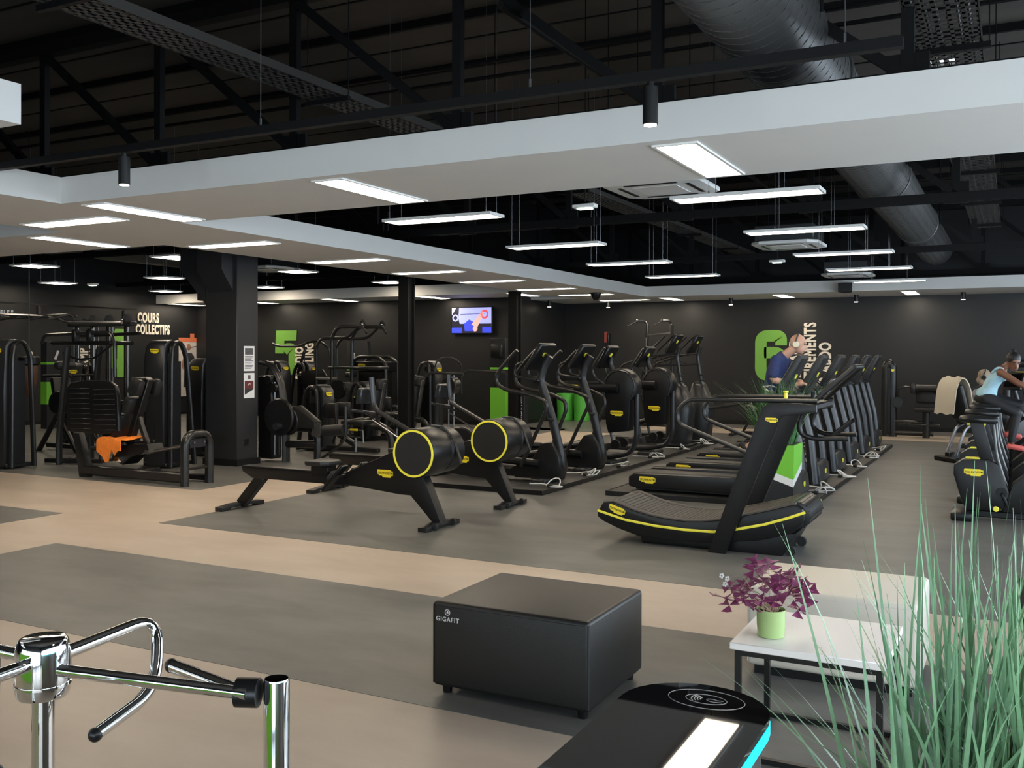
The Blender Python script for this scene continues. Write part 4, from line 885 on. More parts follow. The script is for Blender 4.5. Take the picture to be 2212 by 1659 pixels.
# --- cable crossover station
t = thing('cable_station', 'large cable station with a long bent pull-up bar on top', 'weight machine', (-16.6, 13.7, 0))
M().tube([(-2.9, -1.0, 2.36), (-2.5, -1.0, 2.36), (-2.1, -1.0, 2.50), (-.7, -1.0, 2.44), (-.2, -1.0, 2.38), (.1, -1.0, 2.30), (1.6, -1.0, 2.28)], .032, 8, .1).done('pull_up_bar', STEEL, t)
M().tube([(-2.9, -.6, 2.42), (-.4, -.6, 2.48), (.2, -.6, 2.30), (1.7, -.6, 2.30)], .032, 8, .1).done('pull_up_bar', STEEL, t)
for x in (-1.5, -.5, .1): M().tube([(x, -1.02, 2.44), (x - .25, -1.25, 2.36)], .022, 8).done('bar_grip', RUB, t)
for i, x in enumerate((.10, .55, 1.0, 1.5)):
    M().box(x - .03, x + .03, -.85, -.75, 0, 2.25, .01).done('column', TUBE, t); M().cyl((x + .09, -.85, .4), (x + .09, -.85, 2.2), .014, 6).done('guide_rod', STEEL, t)
    M().cyl((x - .02, -.80, 2.36), (x + .03, -.80, 2.36), .085, 16).done('pulley', GREY, t)
pm = M().box(-.09, .09, -.06, .06, 0, .05, .004).mesh('weight_plate', BLK)
for x in (.22, 1.12):
    for k in range(12): link('weight_plate', pm, t, (x + .1, -.68, .12 + k * .055))
M().box(.0, 1.6, -.9, -.55, 0, .07, .01).done('base', BLK, t); M().box(-.1, 1.7, -.88, -.72, 2.22, 2.30, .01).done('top_beam', TUBE, t)
for x in (.2, .9, 1.3): M().tube([(x, -.95, .9), (x, -.95, 2.2)], .006, 5).done('cable', STEEL, t)
for x in (.3, 1.0): M().tube([(x, -.98, .95), (x + .35, -1.15, .92)], .018, 8).done('handle', RUB, t)
M().lathe([(.05, 0), (.09, .015), (.09, .03), (.05, .045)], (.65, -1.2, .95), 'z', 16).done('ankle_disc', STEEL, t); M().lathe([(.05, 0), (.09, .015), (.09, .03), (.05, .045)], (.95, -1.1, 1.0), 'z', 16).done('ankle_disc', STEEL, t)
# --- bench machine between
t = thing('seated_machine', 'dark seated machine behind the ribbed foot plate', 'weight machine', (-14.6, 11.2, 0))
for s in (-1, 1): M().tube([(-.4, s * .25, 0), (.1, s * .25, .65)], .045, 8).done('leg', TUBE, t); M().tube([(.6, s * .25, 0), (.1, s * .25, .65)], .045, 8).done('leg', TUBE, t)
M().bar((-.5, 0, .08), (.9, 0, .08), .08, .08, .01).done('base_beam', TUBE, t)
pad(t, 'seat_pad', (.2, 0, .62), (.45, .36, .10)); pad(t, 'back_pad', (-.12, 0, 1.0), (.10, .36, .55), (0, -12, 0)); M().tube([(-.2, -.3, 1.3), (.5, -.3, 1.32)], .022, 8).done('handle', RUB, t); M().tube([(-.2, .3, 1.3), (.5, .3, 1.32)], .022, 8).done('handle', RUB, t)
M().lathe([(.25, -.05), (.27, 0), (.25, .05)], (.9, .1, .35), 'y', 24).done('wheel_cover', BLK2, t)
# --- leg curl next to the pillar
t = thing('leg_curl', 'leg curl machine with a large dark cam disc just right of the pillar', 'weight machine', (-10.0, 11.7, 0))
M().tube([(-.62, 0, 1.55), (-.42, 0, 1.52), (-.24, 0, 1.30), (-.12, 0, .72), (-.12, 0, 0)], .075, 12, .16, ry=.05, up=(0, 1, 0)).done('arched_post', TUBE, t)
M().box(-.60, -.30, -.12, .12, .04, 1.35, .02).done('stack_housing', BLK2, t)
for y in (-.08, .02): M().cyl((-.28, y, .1), (-.28, y, 1.25), .010, 6).done('guide_rod', STEEL, t)
for x, z in ((-.36, 1.28), (-.26, 1.16)): M().cyl((x, -.16, z), (x, -.10, z), .07, 16).done('pulley', BLK, t)
M().lathe([(.27, -.30), (.29, -.28), (.29, -.25), (.27, -.24)], (-.02, 0, .72), 'y', 36).done('cam_disc', BLK2, t)
M().lathe([(.20, -.24), (.22, -.20), (.20, -.16)], (.10, 0, .66), 'y', 30).done('cam_disc', BLK2, t); M().cyl((.02, -.42, .58), (.02, -.30, .58), .05, 14).done('knob', GREY, t)
M().prism([(.10, .88), (.24, .90), (.62, .66), (.62, .56), (.20, .56)], 'y', -.22, -.04, .015).done('lever_arm', TUBE, t)
M().lathe([(.09, -.30), (.09, -.02)], (.62, 0, .56), 'y', 18).done('adjuster_plate', STEEL, t) if False else M().prism([(.58, .62), (.72, .64), (.72, .48), (.66, .42), (.54, .46)], 'y', -.20, -.18, .004).done('adjuster_plate', STEEL, t)
M().tube([(.70, -.1, .52), (1.10, -.1, .56)], .085, 14).done('roller_pad', PAD, t)
M().tube([(.50, 0, 0), (.50, 0, .42), (.40, 0, .54), (.1, 0, .54)], .06, 12, .1, ry=.045).done('rear_post', TUBE, t); M().tube([(-.12, 0, .28), (.50, 0, .30)], .06, 12).done('cross_tube', TUBE, t)
M().tube([(1.12, -.1, .9), (1.12, -.1, .42), (.95, -.1, .27), (.6, 0, .1)], .022, 8, .1).done('foot_lever', TUBE, t)
M().cyl((.50, 0, 0), (.50, 0, .02), .075, 14).done('foot', RUB, t)
# --- hip machines in the middle
def hip(label, loc):
    t = tower(label, loc, 0, 1.16, .42, .50, 'hip_machine', 'seated hip machines'); K = set(t.children)
    M().box(.02, 1.5, -.05, .05, .02, .10, .01).done('base_beam', TUBE, t); M().bar((.45, -.05, .42), (1.05, -.05, .14), .09, .09, .015).done('strut', TUBE, t)
    pad(t, 'seat_pad', (1.05, 0, .52), (.46, .36, .08)); pad(t, 'back_pad', (1.42, .05, .86), (.11, .36, .50), (0, 10, 0), .04); pad(t, 'head_pad', (1.52, .05, 1.18), (.11, .26, .18), (0, 10, 0), .04)
    M().bar((1.38, .05, .30), (1.56, .05, 1.2), .08, .06, .01).done('back_spine', GREY, t)
    M().tube([(1.75, 0, 0), (1.75, 0, .30), (1.60, 0, .46), (1.35, 0, .46)], .055, 12, .14, ry=.042).done('rear_post', TUBE, t)
    for s in (-1, 1): pad(t, 'knee_pad', (.62, s * .17, .72), (.30, .10, .26), (0, 0, s * 8), .04); M().tube([(.75, s * .2, .62), (.75, s * .22, .30), (.6, s * .1, .16)], .022, 8, .08).done('knee_lever', TUBE, t); M().tube([(1.0, s * .24, .56), (1.36, s * .24, .62)], .018, 8).done('hand_grip', STEEL, t)
    M().cyl((.98, -.1, .40), (1.12, -.1, .40), .022, 10).done('seat_lever', YEL, t); M().tube([(1.15, -.08, .40), (1.22, -.08, .40), (1.24, -.08, .18)], .014, 8, .03).done('adjuster', STEEL, t)
    M().cyl((1.06, -.06, .02), (1.06, -.06, .26), .025, 10).done('seat_column', STEEL, t); M().cyl((.10, .24, .96), (.10, .30, .96), .065, 16).done('cable_pulley', GREY, t)
    for o in t.children:
        if o not in K: o.location.x -= .42
    return t
hip('seated hip machine with thigh pads, nearer of the two', (-10.6, 13.35, 0))
hip('seated hip machine with thigh pads, farther of the two', (-11.13, 15.35, 0))
# --- pulldown with round plates
t = tower('pulldown machine with an angled overhead bar, in front of the green five', (-14.0, 17.12, 0), 0, 1.52, .50, .55, 'pulldown_machine')
M().tube([(-.95, -.3, 1.92), (-.75, -.3, 1.86), (-.15, -.3, 1.86), (.10, -.3, 1.96), (.30, -.2, 1.98), (.42, 0, 1.85), (.50, 0, 1.35)], .026, 8, .12).done('pulldown_bar', TUBE, t)
M().bar((-.30, -.2, 1.25), (-.02, -.25, 1.85), .05, .06, .01).done('lever', TUBE, t); M().prism([(-.10, 1.30), (.50, 1.36), (.62, 1.20), (.50, .90), (.05, .85), (-.15, 1.05)], 'y', -.32, -.27, .02).done('cam_plate', BLK2, t)
pad(t, 'seat_pad', (.7, 0, .5), (.4, .36, .1)); M().box(.1, 1.0, -.05, .05, .03, .11, .01).done('base_beam', TUBE, t)
tower('narrow weight stack tower just right of the pillar, left of the pulldown machine', (-14.3, 16.5, 0), 0, 1.54, .40, .5)
# --- pull-up and dip tower
t = thing('pull_up_tower', 'tall pull-up and dip tower with looped handles, in front of the dark wall', 'weight machine', (-12.42, 16.2, 0))
for y, dx in ((-.25, 0), (.30, .10)):
    M().tube([(-.15 + dx, y, 0), (-.15 + dx, y, 2.05), (.0 + dx, y, 2.26), (.62 + dx, y, 2.26)], .038, 10, .18).done('upright', TUBE, t)
    M().tube([(-.55 + dx, y, 0), (-.55 + dx, y, 1.88), (-.42 + dx, y, 2.02), (.25 + dx, y, 2.02), (.52 + dx, y, 2.24)], .030, 10, .14).done('rear_upright', TUBE, t)
    M().tube([(.62 + dx, y, 2.26), (.80 + dx, y - .1, 2.12)], .024, 8).done('pull_up_grip', RUB, t); M().tube([(.55 + dx, y, 2.26), (.62 + dx, y, 2.40), (.70 + dx, y, 2.28)], .022, 8, .05).done('loop_grip', RUB, t)
    M().cyl((.60 + dx, y - .03, 2.26), (.60 + dx, y + .03, 2.26), .055, 14).done('end_disc', GREY, t)
M().box(-.2, .85, -.34, .40, 1.38, 1.43, .012).done('arm_rest_shelf', TUBE, t); M().box(-.70, .6, -.30, .36, 0, .06, .01).done('base', BLK, t)
for z in (.5, 1.18): M().tube([(-.55, -.25, z), (.0, -.25, z)], .035, 8).done('cross_bar', STEEL, t)
pad(t, 'knee_pad', (.1, 0, .95), (.1, .4, .3)); M().lathe([(.18, -.04), (.20, 0), (.18, .04)], (.05, -.3, .95), 'y', 20).done('cam_disc', BLK2, t)
# --- wide stack with hoop (right of the tower)
t = thing('multi_press', 'wide weight machine with a round-cornered hoop frame and yellow badge', 'weight machine', (-13.05, 18.0, 0))
for y in (-.28, .2): M().tube([(-.35, y, 0), (-.35, y, 1.45), (-.2, y, 1.62), (.42, y, 1.62), (.60, y, 1.45), (.60, y, 0)], .05, 10, .16, ry=.04, up=(0, 1, 0)).done('hoop', TUBE, t)
M().box(-.35, .60, -.24, .16, 1.30, 1.52, .02).done('top_cover', BLK2, t); M().box(-.25, .50, -.2, .12, .05, 1.3, .02).done('stack_housing', BLK, t); badge(t, (-.10, -.243, 1.43), (90, 0, 0), .20)
pad(t, 'knee_pad', (.55, -.5, .75), (.34, .14, .28)); pad(t, 'seat_pad', (.95, -.5, .52), (.42, .36, .09)); M().box(-.3, 1.3, -.55, -.45, .03, .11, .01).done('base_beam', TUBE, t); M().cyl((.95, -.5, .05), (.95, -.5, .5), .045, 10).done('seat_column', TUBE, t)
pad(t, 'roller_pad', (-.25, -.45, 1.22), (.16, .30, .13), (0, 0, 0), .05)
# --- press machine right of the slim column
t = tower('press machine with forward handles, right of the slim column', (-10.12, 16.2, 0), 0, 1.56, .40, .5, 'press_machine')
M().tube([(-.10, -.30, 1.26), (.0, -.30, 1.33), (.75, -.30, 1.31)], .026, 8, .06).done('press_handle', RUB, t); M().tube([(.30, .30, 1.20), (.48, .30, 1.37), (1.35, .30, 1.34)], .024, 8, .06).done('press_handle', RUB, t)
M().tube([(.02, -.2, 1.4), (.12, -.2, 1.62), (.30, 0, 1.64), (.42, .2, 1.50), (.42, .2, .9)], .016, 8, .1).done('cable_hoop', TUBE, t)
M().lathe([(.15, -.12), (.17, -.1), (.17, .1), (.15, .12)], (.30, 0, 1.08), 'y', 24).done('cam_housing', TUBE, t)
pad(t, 'back_pad', (-.42, -.35, .72), (.16, .36, .60), (0, 8, 0), .05); pad(t, 'head_pad', (-.32, -.35, 1.16), (.14, .28, .24), (0, 8, 0), .04); M().bar((-.36, -.35, .25), (-.24, -.35, 1.25), .09, .06, .01).done('back_spine', GREY, t); pad(t, 'seat_pad', (-.75, -.35, .50), (.42, .36, .09))
M().cyl((-.75, -.35, .05), (-.75, -.35, .46), .05, 10).done('seat_column', TUBE, t); M().box(-1.1, .1, -.42, -.28, .03, .11, .01).done('base_beam', TUBE, t); M().cyl((-.52, -.48, .34), (-.40, -.48, .34), .03, 10).done('seat_lever', YEL, t)
for y in (-.1, .1): M().cyl((.30, y, .2), (.30, y, 1.3), .016, 8).done('guide_rod', STEEL, t)
# --- right: leg extension near the far wall
t = thing('leg_extension', 'leg extension machine with a slim round tower near the back wall', 'weight machine', (-2.3, 21.4, 0))
M().tube([(-.06, 0, 0), (-.06, 0, 1.46), (0, 0, 1.54), (.06, 0, 1.46), (.06, 0, 0)], .055, 12, .06, ry=.09, up=(0, 1, 0)).done('tower_tube', TUBE, t); M().box(-.04, .04, -.07, .07, .05, 1.45, .01).done('stack_cover', BLK2, t); logo(t, (.08, -.105, 1.38), (90, 0, 0), .06)
M().tube([(.12, 0, .32), (.85, 0, .30)], .04, 10).done('cross_tube', TUBE, t); M().tube([(.12, 0, .08), (.85, 0, .08)], .05, 10).done('base_tube', TUBE, t); M().tube([(.72, -.05, 0), (.72, -.05, .55)], .07, 12).done('seat_column', TUBE, t)
pad(t, 'seat_pad', (.72, -.05, .58), (.46, .42, .10), (0, 0, 0), .04); pad(t, 'back_pad', (.72, .12, .88), (.42, .12, .36), (-8, 0, 0), .04); M().tube([(.52, -.05, 1.02), (.92, -.05, 1.02)], .075, 14).done('roller_pad', PAD, t)
for x in (.47, .98): M().box(x - .05, x + .05, -.12, .06, .9, 1.12, .03, 2).done('roller_bracket', TUBE, t)
M().tube([(.18, 0, .72), (.18, -.1, 1.0), (.3, -.1, 1.05), (.48, -.06, 1.03)], .018, 8, .06).done('lever', TUBE, t); M().cyl((.18, -.1, .72), (.18, .1, .72), .11, 16).done('cam_housing', TUBE, t); M().box(.40, 1.0, -.35, -.28, .26, .30, .012).done('foot_bar', TUBE, t)
# --- right: machine with the seated woman
t = thing('seated_press', 'weight machine with a yellow badge behind the seated woman in grey', 'weight machine', (-.05, 19.4, 0))
M().tube([(-.05, .3, 0), (-.05, .3, 1.40), (.1, .3, 1.56), (.55, .3, 1.56), (.72, .3, 1.4), (.72, .3, 0)], .07, 12, .16).done('hoop', TUBE, t); M().box(.0, .68, .26, .34, .05, 1.5, .02).done('stack_cover', BLK2, t); badge(t, (.2, .235, 1.36), (90, 0, 0), .22)
pad(t, 'seat_pad', (-.42, -.1, .48), (.46, .40, .09)); pad(t, 'back_pad', (-.72, -.1, .88), (.10, .38, .66), (0, -10, 0), .04); M().cyl((-.42, -.1, .02), (-.42, -.1, .44), .05, 10).done('seat_column', TUBE, t); M().bar((-.8, -.1, .05), (.6, .1, .05), .09, .08, .01).done('base_beam', TUBE, t)
M().tube([(-.70, -.35, 1.05), (-.1, -.35, 1.30), (.1, -.1, 1.3)], .022, 8, .1).done('press_handle', RUB, t); M().tube([(.62, -.35, .9), (.62, -.35, 1.25), (.5, 0, 1.3)], .03, 8, .1).done('press_arm', TUBE, t)
# --- pull-up rig far behind, benches, totems, bins
t = thing('training_rig', 'slim training rig with two posts and top pulleys at the back wall', 'weight machine', (-7.5, 21.9, 0))
for x in (-.30, .32): M().box(x - .035, x + .035, -.035, .035, 0, 2.42, .006).done('post', TUBE, t); M().tube([(x, 0, 2.40), (x - .05, 0, 2.50), (x - .2, -.1, 2.50)], .028, 8, .05).done('top_arm', TUBE, t); M().cyl((x - .22, -.12, 2.5), (x - .18, -.12, 2.5), .045, 14).done('pulley', STEEL, t); M().tube([(x - .25, -.1, 2.47), (x - .45, -.1, 2.38)], .010, 6).done('handle', TUBE, t)
M().tube([(-.28, 0, 2.16), (.34, 0, 2.20)], .022, 8).done('cross_bar', STEEL, t); M().cyl((-.30, -.05, 1.0), (-.30, -.05, 2.1), .014, 6).done('guide_rod', STEEL, t); M().box(-.5, .5, -.3, .1, 0, .05, .01).done('base', BLK, t)
def bench(label, loc, rz):
    t = thing('weight_bench', label, 'bench', loc, rz, 'weight benches')
    pad(t, 'seat_pad', (.45, 0, .46), (.36, .28, .07)); pad(t, 'back_pad', (-.15, 0, .60), (.80, .28, .07), (0, 22, 0)); M().bar((-.55, 0, .05), (.60, 0, .05), .07, .07, .01).done('base_beam', TUBE, t)
    for x in (-.5, .55): M().box(x - .04, x + .04, -.28, .28, 0, .05, .01).done('foot', RUB, t)
    M().bar((.40, 0, .08), (.35, 0, .44), .07, .07, .01).done('front_post', TUBE, t); M().bar((-.30, 0, .08), (-.05, 0, .52), .05, .05, .01).done('strut', TUBE, t); badge(t, (.1, -.037, .20), (90, 0, 0), .12, False); M().tube([(.5, -.1, .4), (.66, -.1, .36)], .02, 8).done('handle', STEEL, t)
bench('inclined black bench seen between the climbers and the tall planter', (-4.75, 20.2, 0), 0); bench('inclined black bench behind the grass planter', (-3.9, 21.0, 0), 180)
t = thing('dispenser', 'tall grey and green dispenser with a wipes box near the screen', 'dispenser', (-10.55, 19.62, 0))
M().box(-.20, .20, -.16, .16, 0, .92, .004).done('lower_cabinet', GRN, t, label='bright green lower half'); M().box(-.20, .20, -.16, .16, .92, 2.06, .004).done('upper_cabinet', GREY, t); M().box(-.202, .202, -.162, .162, 1.34, 1.39).done('stripe', GRN, t); M().box(-.12, .16, -.30, -.16, 1.62, 1.92, .03, 2).done('wipes_box', BLK2, t); M().box(-.10, .02, -.17, -.16, .95, 1.2, .004).done('handle_recess', BLK, t)
t = thing('info_totem', 'low dark grey totem with white upright lettering next to the slim column', 'totem', (-9.85, 19.3, 0))
M().box(-.13, .13, -.10, .10, 0, .90, .006).done('panel', GREY, t); text(t, 'GIGAFIT', .13, WHTP, (.03, -.103, .40), (90, -90, 0), .001, .001); M().box(-.05, .05, -.104, -.1, .62, .74).done('emblem_plate', WHTP, t); M().box(-.14, .14, -.11, .11, 0, .03).done('base', BLK, t)
for i, x in enumerate((-10.22, -9.75)):
    t = thing('round_bin', 'bright green round container, %s of the pair near the corner' % ('left' if i == 0 else 'right'), 'bin', (x, 22.5, 0), 0, 'green containers')
    M().lathe([(.19, 0), (.20, .01), (.22, .66), (.22, .68), (.20, .68), (.19, .60), (.0, .60)], n=24).done('body', GRNB, t); M().lathe([(.226, .655), (.226, .69), (.21, .69), (.21, .655)], n=24).done('rim', GRNB, t)
t = thing('info_totem', 'tall dark panel with lime upright lettering behind the hip machines', 'totem', (-14.2, 19.2, 0))
M().prism([(-.42, 0), (.42, 0), (.20, 2.0), (-.42, 2.0)], 'y', -.06, .06, .004).done('panel', GREY, t, label='grey tapered panel'); text(t, 'GIGAFIT', .17, mat('lime_print', (.55, .62, .10), .5), (-.20, -.064, .62), (90, -90, 0), .001, .001); M().box(-.42, .36, -.065, -.06, 1.28, 1.36).done('stripe', GRN, t); M().box(-.45, .45, -.1, .1, 0, .03).done('base', BLK, t)
for a, b in (((-.24, 1.52), (-.20, 1.72)), ((-.20, 1.42), (-.12, 1.62))): M().bar((a[0], -.064, a[1]), (b[0], -.064, b[1]), .004, .06).done('emblem', WHTP, t)
t = thing('info_totem', 'dark panel with green lower half near the left wall', 'totem', (-19.2, 14.4, 0))
M().box(-.1, .1, -.26, .26, 0, 1.95, .004).done('panel', GREY, t); M().box(-.102, .102, -.262, .262, .55, 1.05).done('lower_panel', GRN, t); M().box(-.102, .102, -.262, .262, 1.44, 1.49).done('stripe', GRN, t); M().bar((.104, -.05, 1.55), (.104, .03, 1.75), .004, .06).done('emblem', WHTP, t)
# ---------------------------------------------------------------- wall lettering, posters, screen
def ribbon(m, path, w, a, b, fil=.12, axis='y', sg=1):
    P = fillet([(p[0], 0, p[1]) for p in path], fil, 6); L = []; Q = []
    for i in range(len(P)):
        t_ = (P[min(i + 1, len(P) - 1)] - P[max(i - 1, 0)]).normalized(); n = Vector((-t_.z, 0, t_.x)); L.append(P[i] + n * w / 2); Q.append(P[i] - n * w / 2)
    for i in range(len(P) - 1): m._add([(q.x, y, q.z) for y in (a, b) for q in (L[i], L[i + 1], Q[i + 1], Q[i])], [(0, 1, 2, 3), (7, 6, 5, 4), (0, 4, 5, 1), (2, 6, 7, 3), (1, 5, 6, 2), (3, 7, 4, 0)])
    return m
t = thing('wall_sign', 'big green numeral 5 with upright cream lettering on the dark wall', 'sign', (-17.2, YT, 1.75))
m = M().prism([(-.34, .56), (.36, .56), (.34, .29), (-.06, .29), (-.08, -.05), (-.38, -.05)], 'y', -.02, 0); ribbon(m, [(-.07, .0), (.0, .09), (.22, .09), (.23, -.50), (-.22, -.50), (-.22, -.26)], .27, -.0205, -.0005, .16); m.done('numeral', GRNW, t); text(t, 'STUDIO', .36, CREAM, (.46, -.012, -.30), (90, -90, 0), .01, .013, .62, space=1.1); text(t, 'CYCLING', .36, CREAM, (.80, -.012, -.25), (90, -90, 0), .01, .013, .58, space=1.1)
t = thing('wall_sign', 'big green numeral 6 with upright cream lettering on the back wall', 'sign', (-5.13, YF, 1.68))
m = M(); ribbon(m, [(.24, .24), (.24, .47), (-.24, .47), (-.24, -.47), (.24, -.47), (.24, .07), (-.16, .07)], .27, -.02, -.0005, .17); m.done('numeral', GRNW, t)
for s, x, z, n in (('ESPACE', .58, -.10, .64), ('ETIREMENTS', .92, .06, .64), ('& ABDO', 1.26, -.16, .64)): text(t, s, .37, CREAM, (x, -.012, z), (90, -90, 0), .01, .013, n, space=1.1)
t = thing('wall_sign', 'cream lettering of two lines on the left wall near the corner', 'sign', (XL, 18.45, 2.48))
text(t, 'COURS', .35, CREAM, (.012, -.60, .15), (90, 0, 90), .01, .013, .58, 'LEFT', 1.1); text(t, 'COLLECTIFS', .35, CREAM, (.012, -.66, -.16), (90, 0, 90), .01, .013, .55, 'LEFT', 1.1)
t = thing('wall_sign', 'large green numeral 4 half hidden behind the cable station', 'sign', (XL, 17.2, 1.70))
m = M().box(0, .02, .0, .32, -.62, .62); m.prism([(-.34, -.40), (.0, -.40), (.0, -.16), (-.13, -.16), (.08, .62), (-.06, .62), (-.34, -.14)], 'x', .0005, .0195); m.done('numeral', GRNW, t); text(t, 'CAMP', .36, CREAM, (.012, -1.0, -.2), (90, -90, 90), .01, .013, .62, space=1.1); text(t, 'TRAINING', .30, CREAM, (.012, -.72, -.25), (90, -90, 90), .01, .01, .66)
t = thing('wall_sign', 'end of a grey quotation at the left picture edge', 'sign', (XL, 14.3, 2.60)); text(t, 'IMPOSSIBLE ”', .20, mat('grey_lettering', (.42, .45, .5), .5), (.012, 0, 0), (90, 0, 90), .008, .006, .70, 'RIGHT')
# poster with athlete (printed figure, generic)
ORP = mat('orange_print', (.62, .16, .07), .5); PHO = mat('poster_pale', (.55, .50, .46), .5, noise=.15, nscale=4); PSK = mat('poster_skin', (.28, .13, .08), .5); PDK = mat('poster_dark', (.03, .03, .035), .5)
t = thing('poster', 'tall poster of an athlete in a dark vest at the corner by the pillar', 'poster', (XL + .01, 19.62, 1.35))
M().box(0, .01, -.36, .36, -.85, .78).done('sheet', PHO, t); M().box(.01, .012, -.36, .36, .66, .78).done('header', ORP, t); M().box(.01, .012, .05, .2, .78, .90).done('tab', ORP, t)
M().prism([(-.16, -.1), (-.20, .25), (-.12, .36), (.10, .36), (.20, .25), (.14, -.1)], 'x', .012, .013).done('vest', PDK, t); M().ball((.012, .0, .52), .085, (.06, .8, 1.15), 12, 8).done('head', PSK, t); M().prism([(-.2, .25), (-.27, .0), (-.21, -.12), (-.16, .05)], 'x', .012, .0135).done('arm', PSK, t); M().prism([(.2, .25), (.27, .0), (.21, -.12), (.16, .05)], 'x', .012, .0135).done('arm', PSK, t); M().prism([(-.16, -.1), (.14, -.1), (.18, -.6), (.04, -.6), (-.01, -.3), (-.07, -.6), (-.2, -.6)], 'x', .012, .013).done('trousers', PDK, t); M().bar((.014, -.34, .44), (.014, .34, .56), .003, .014).done('barbell', STEEL, t)
# notices on the pillar
GP = mat('grey_print_image', (.10, .10, .11), .5, noise=.5, nscale=14); RP = mat('red_print_image', (.12, .02, .02), .5)
t = thing('notice', 'upper white paper notice of printed lines on the pillar', 'notice', (-10.328, 11.10, 1.62), 0, 'notices on the pillar'); M().box(0, .002, -.115, .115, -.19, .19).done('sheet', PAPER, t); M().box(.002, .0026, -.09, .09, .06, .16).done('picture', GP, t)
for k in range(9): M().box(.002, .0026, -.09, .09 - .02 * (k % 3), .03 - k * .023, .038 - k * .023).done('print_line', PDK, t)
t = thing('notice', 'lower white paper notice with a dark picture on the pillar', 'notice', (-10.328, 11.10, 1.21), 0, 'notices on the pillar'); M().box(0, .002, -.115, .115, -.19, .19).done('sheet', PAPER, t); M().box(.002, .0026, -.095, .095, -.05, .07).done('picture', RP, t); M().prism([(-.095, -.14), (.095, -.06), (.095, -.05), (-.095, -.05)], 'x', .002, .0028).done('picture_corner', PDK, t); M().box(.002, .0026, -.03, .03, .10, .16).done('emblem', GP, t); M().tube([(.003, -.03, .0), (.003, .0, .03), (.003, .03, .02)], .006, 5).done('figure_print', PAPER, t)
tag(M().box(-10.328, -10.322, 11.0, 11.09, .30, .40, .002).done('wall_socket', BLK2), 'small black socket low on the pillar', 'socket')
# wall screen
t = thing('television', 'wall screen showing a lifter pressing a barbell, on the dark wall', 'television', (-11.43, 19.80, 2.50))
M().box(-.56, .56, -.03, .04, -.32, .32, .008).done('casing', BLK2, t); M().box(-.1, .1, .04, .1, -.1, .1).done('bracket', BLK, t)
def lit(n, c, e=1.0): return mat(n, c, .4, emit=e)
S1 = lit('screen_blue', (.30, .33, .75), .9); S2 = lit('screen_dark', (.01, .01, .02), .5); S3 = lit('screen_skin', (.75, .35, .30), .8); S4 = lit('screen_deep_blue', (.03, .05, .55), .8); S5 = lit('screen_red', (.55, .08, .10), .8)
M().box(-.54, .54, -.032, -.03, -.30, .30).done('picture', S1, t); M().box(-.54, .54, -.033, -.032, -.30, -.08).done('picture_floor', S2, t); M().prism([(-.54, -.08), (-.54, .12), (-.42, .30), (-.34, .30), (-.36, .05), (-.32, -.08)], 'y', -.034, -.032).done('picture_rack', S2, t); M().lathe([(.05, -.0345), (.085, -.0345), (.085, -.0335), (.05, -.0335), (.05, -.0345)], (-.44, 0, .06), 'y', 20, False).done('picture_wheel', S1, t); M().box(-.54, -.26, -.034, -.033, -.3, -.17).done('picture_mat', S4, t); M().prism([(-.18, -.26), (-.2, -.08), (-.06, .02), (.08, -.05), (.14, -.2), (.1, -.26)], 'y', -.035, -.033).done('picture_vest', S4, t)
M().prism([(.0, -.1), (.16, -.18), (.34, .18), (.30, .22)], 'y', -.036, -.034).done('picture_arm', S3, t); M().ball((.10, -.034, -.2), .07, (1, .03, 1)).done('picture_head', S3, t); M().lathe([(.06, -.036), (.11, -.036), (.11, -.034), (.06, -.034), (.06, -.036)], (.36, 0, .14), 'y', 24, False).done('picture_plate', S5, t); M().bar((-.30, -.035, .14), (.36, -.035, .16), .002, .012).done('picture_bar', S2, t); M().box(.3, .54, -.034, -.033, -.3, -.16).done('picture_bench', S4, t)
# wall boards, door left of the five, extinguisher sign
t = struct(link('door_1', None, None, (-18.75, YT, 0))); M().box(-.46, .46, -.03, 0, 0, 2.1, .004).done('door_leaf', BLK2, t); M().box(.28, .31, -.05, -.03, 1.75, 1.9).done('door_window', WHTP, t); M().box(.28, .31, -.05, -.03, 1.5, 1.65).done('door_window', WHTP, t)
RSG = mat('dull_red_sign', (.30, .06, .05), .5)
t = thing('extinguisher_sign', 'small red sign at the back wall corner above a dark extinguisher', 'sign', (-9.35, YF, 1.0)); M().box(-.045, .045, -.03, 0, 1.0, 1.28).done('plate', RSG, t); M().box(.06, .12, -.12, -.02, .9, 1.25, .02).done('casing', BLK2, t)
# plastic bottle near left machines
t = thing('water_bottle', 'clear plastic water bottle standing near the left machines', 'bottle', (-14.4, 11.3, 0)); M().lathe([(.032, 0), (.035, .01), (.035, .16), (.028, .20), (.013, .235), (.013, .25)], n=14).done('bottle_body', mat('clear_plastic', (.5, .52, .55), .1), t); M().lathe([(.015, .25), (.015, .275)], n=10).done('cap', WHTP, t)
# green reception counter behind the camera, mirrored by the chrome
t = thing('reception_counter', 'long green and white reception counter behind the camera', 'counter', (-3.6, -1.6, 0)); M().box(-2.2, 2.2, -.35, .35, 0, .95, .01).done('front_panel', GRN, t); M().box(-2.3, 2.3, -.42, .42, .95, 1.02, .01).done('counter_top', TABW, t)
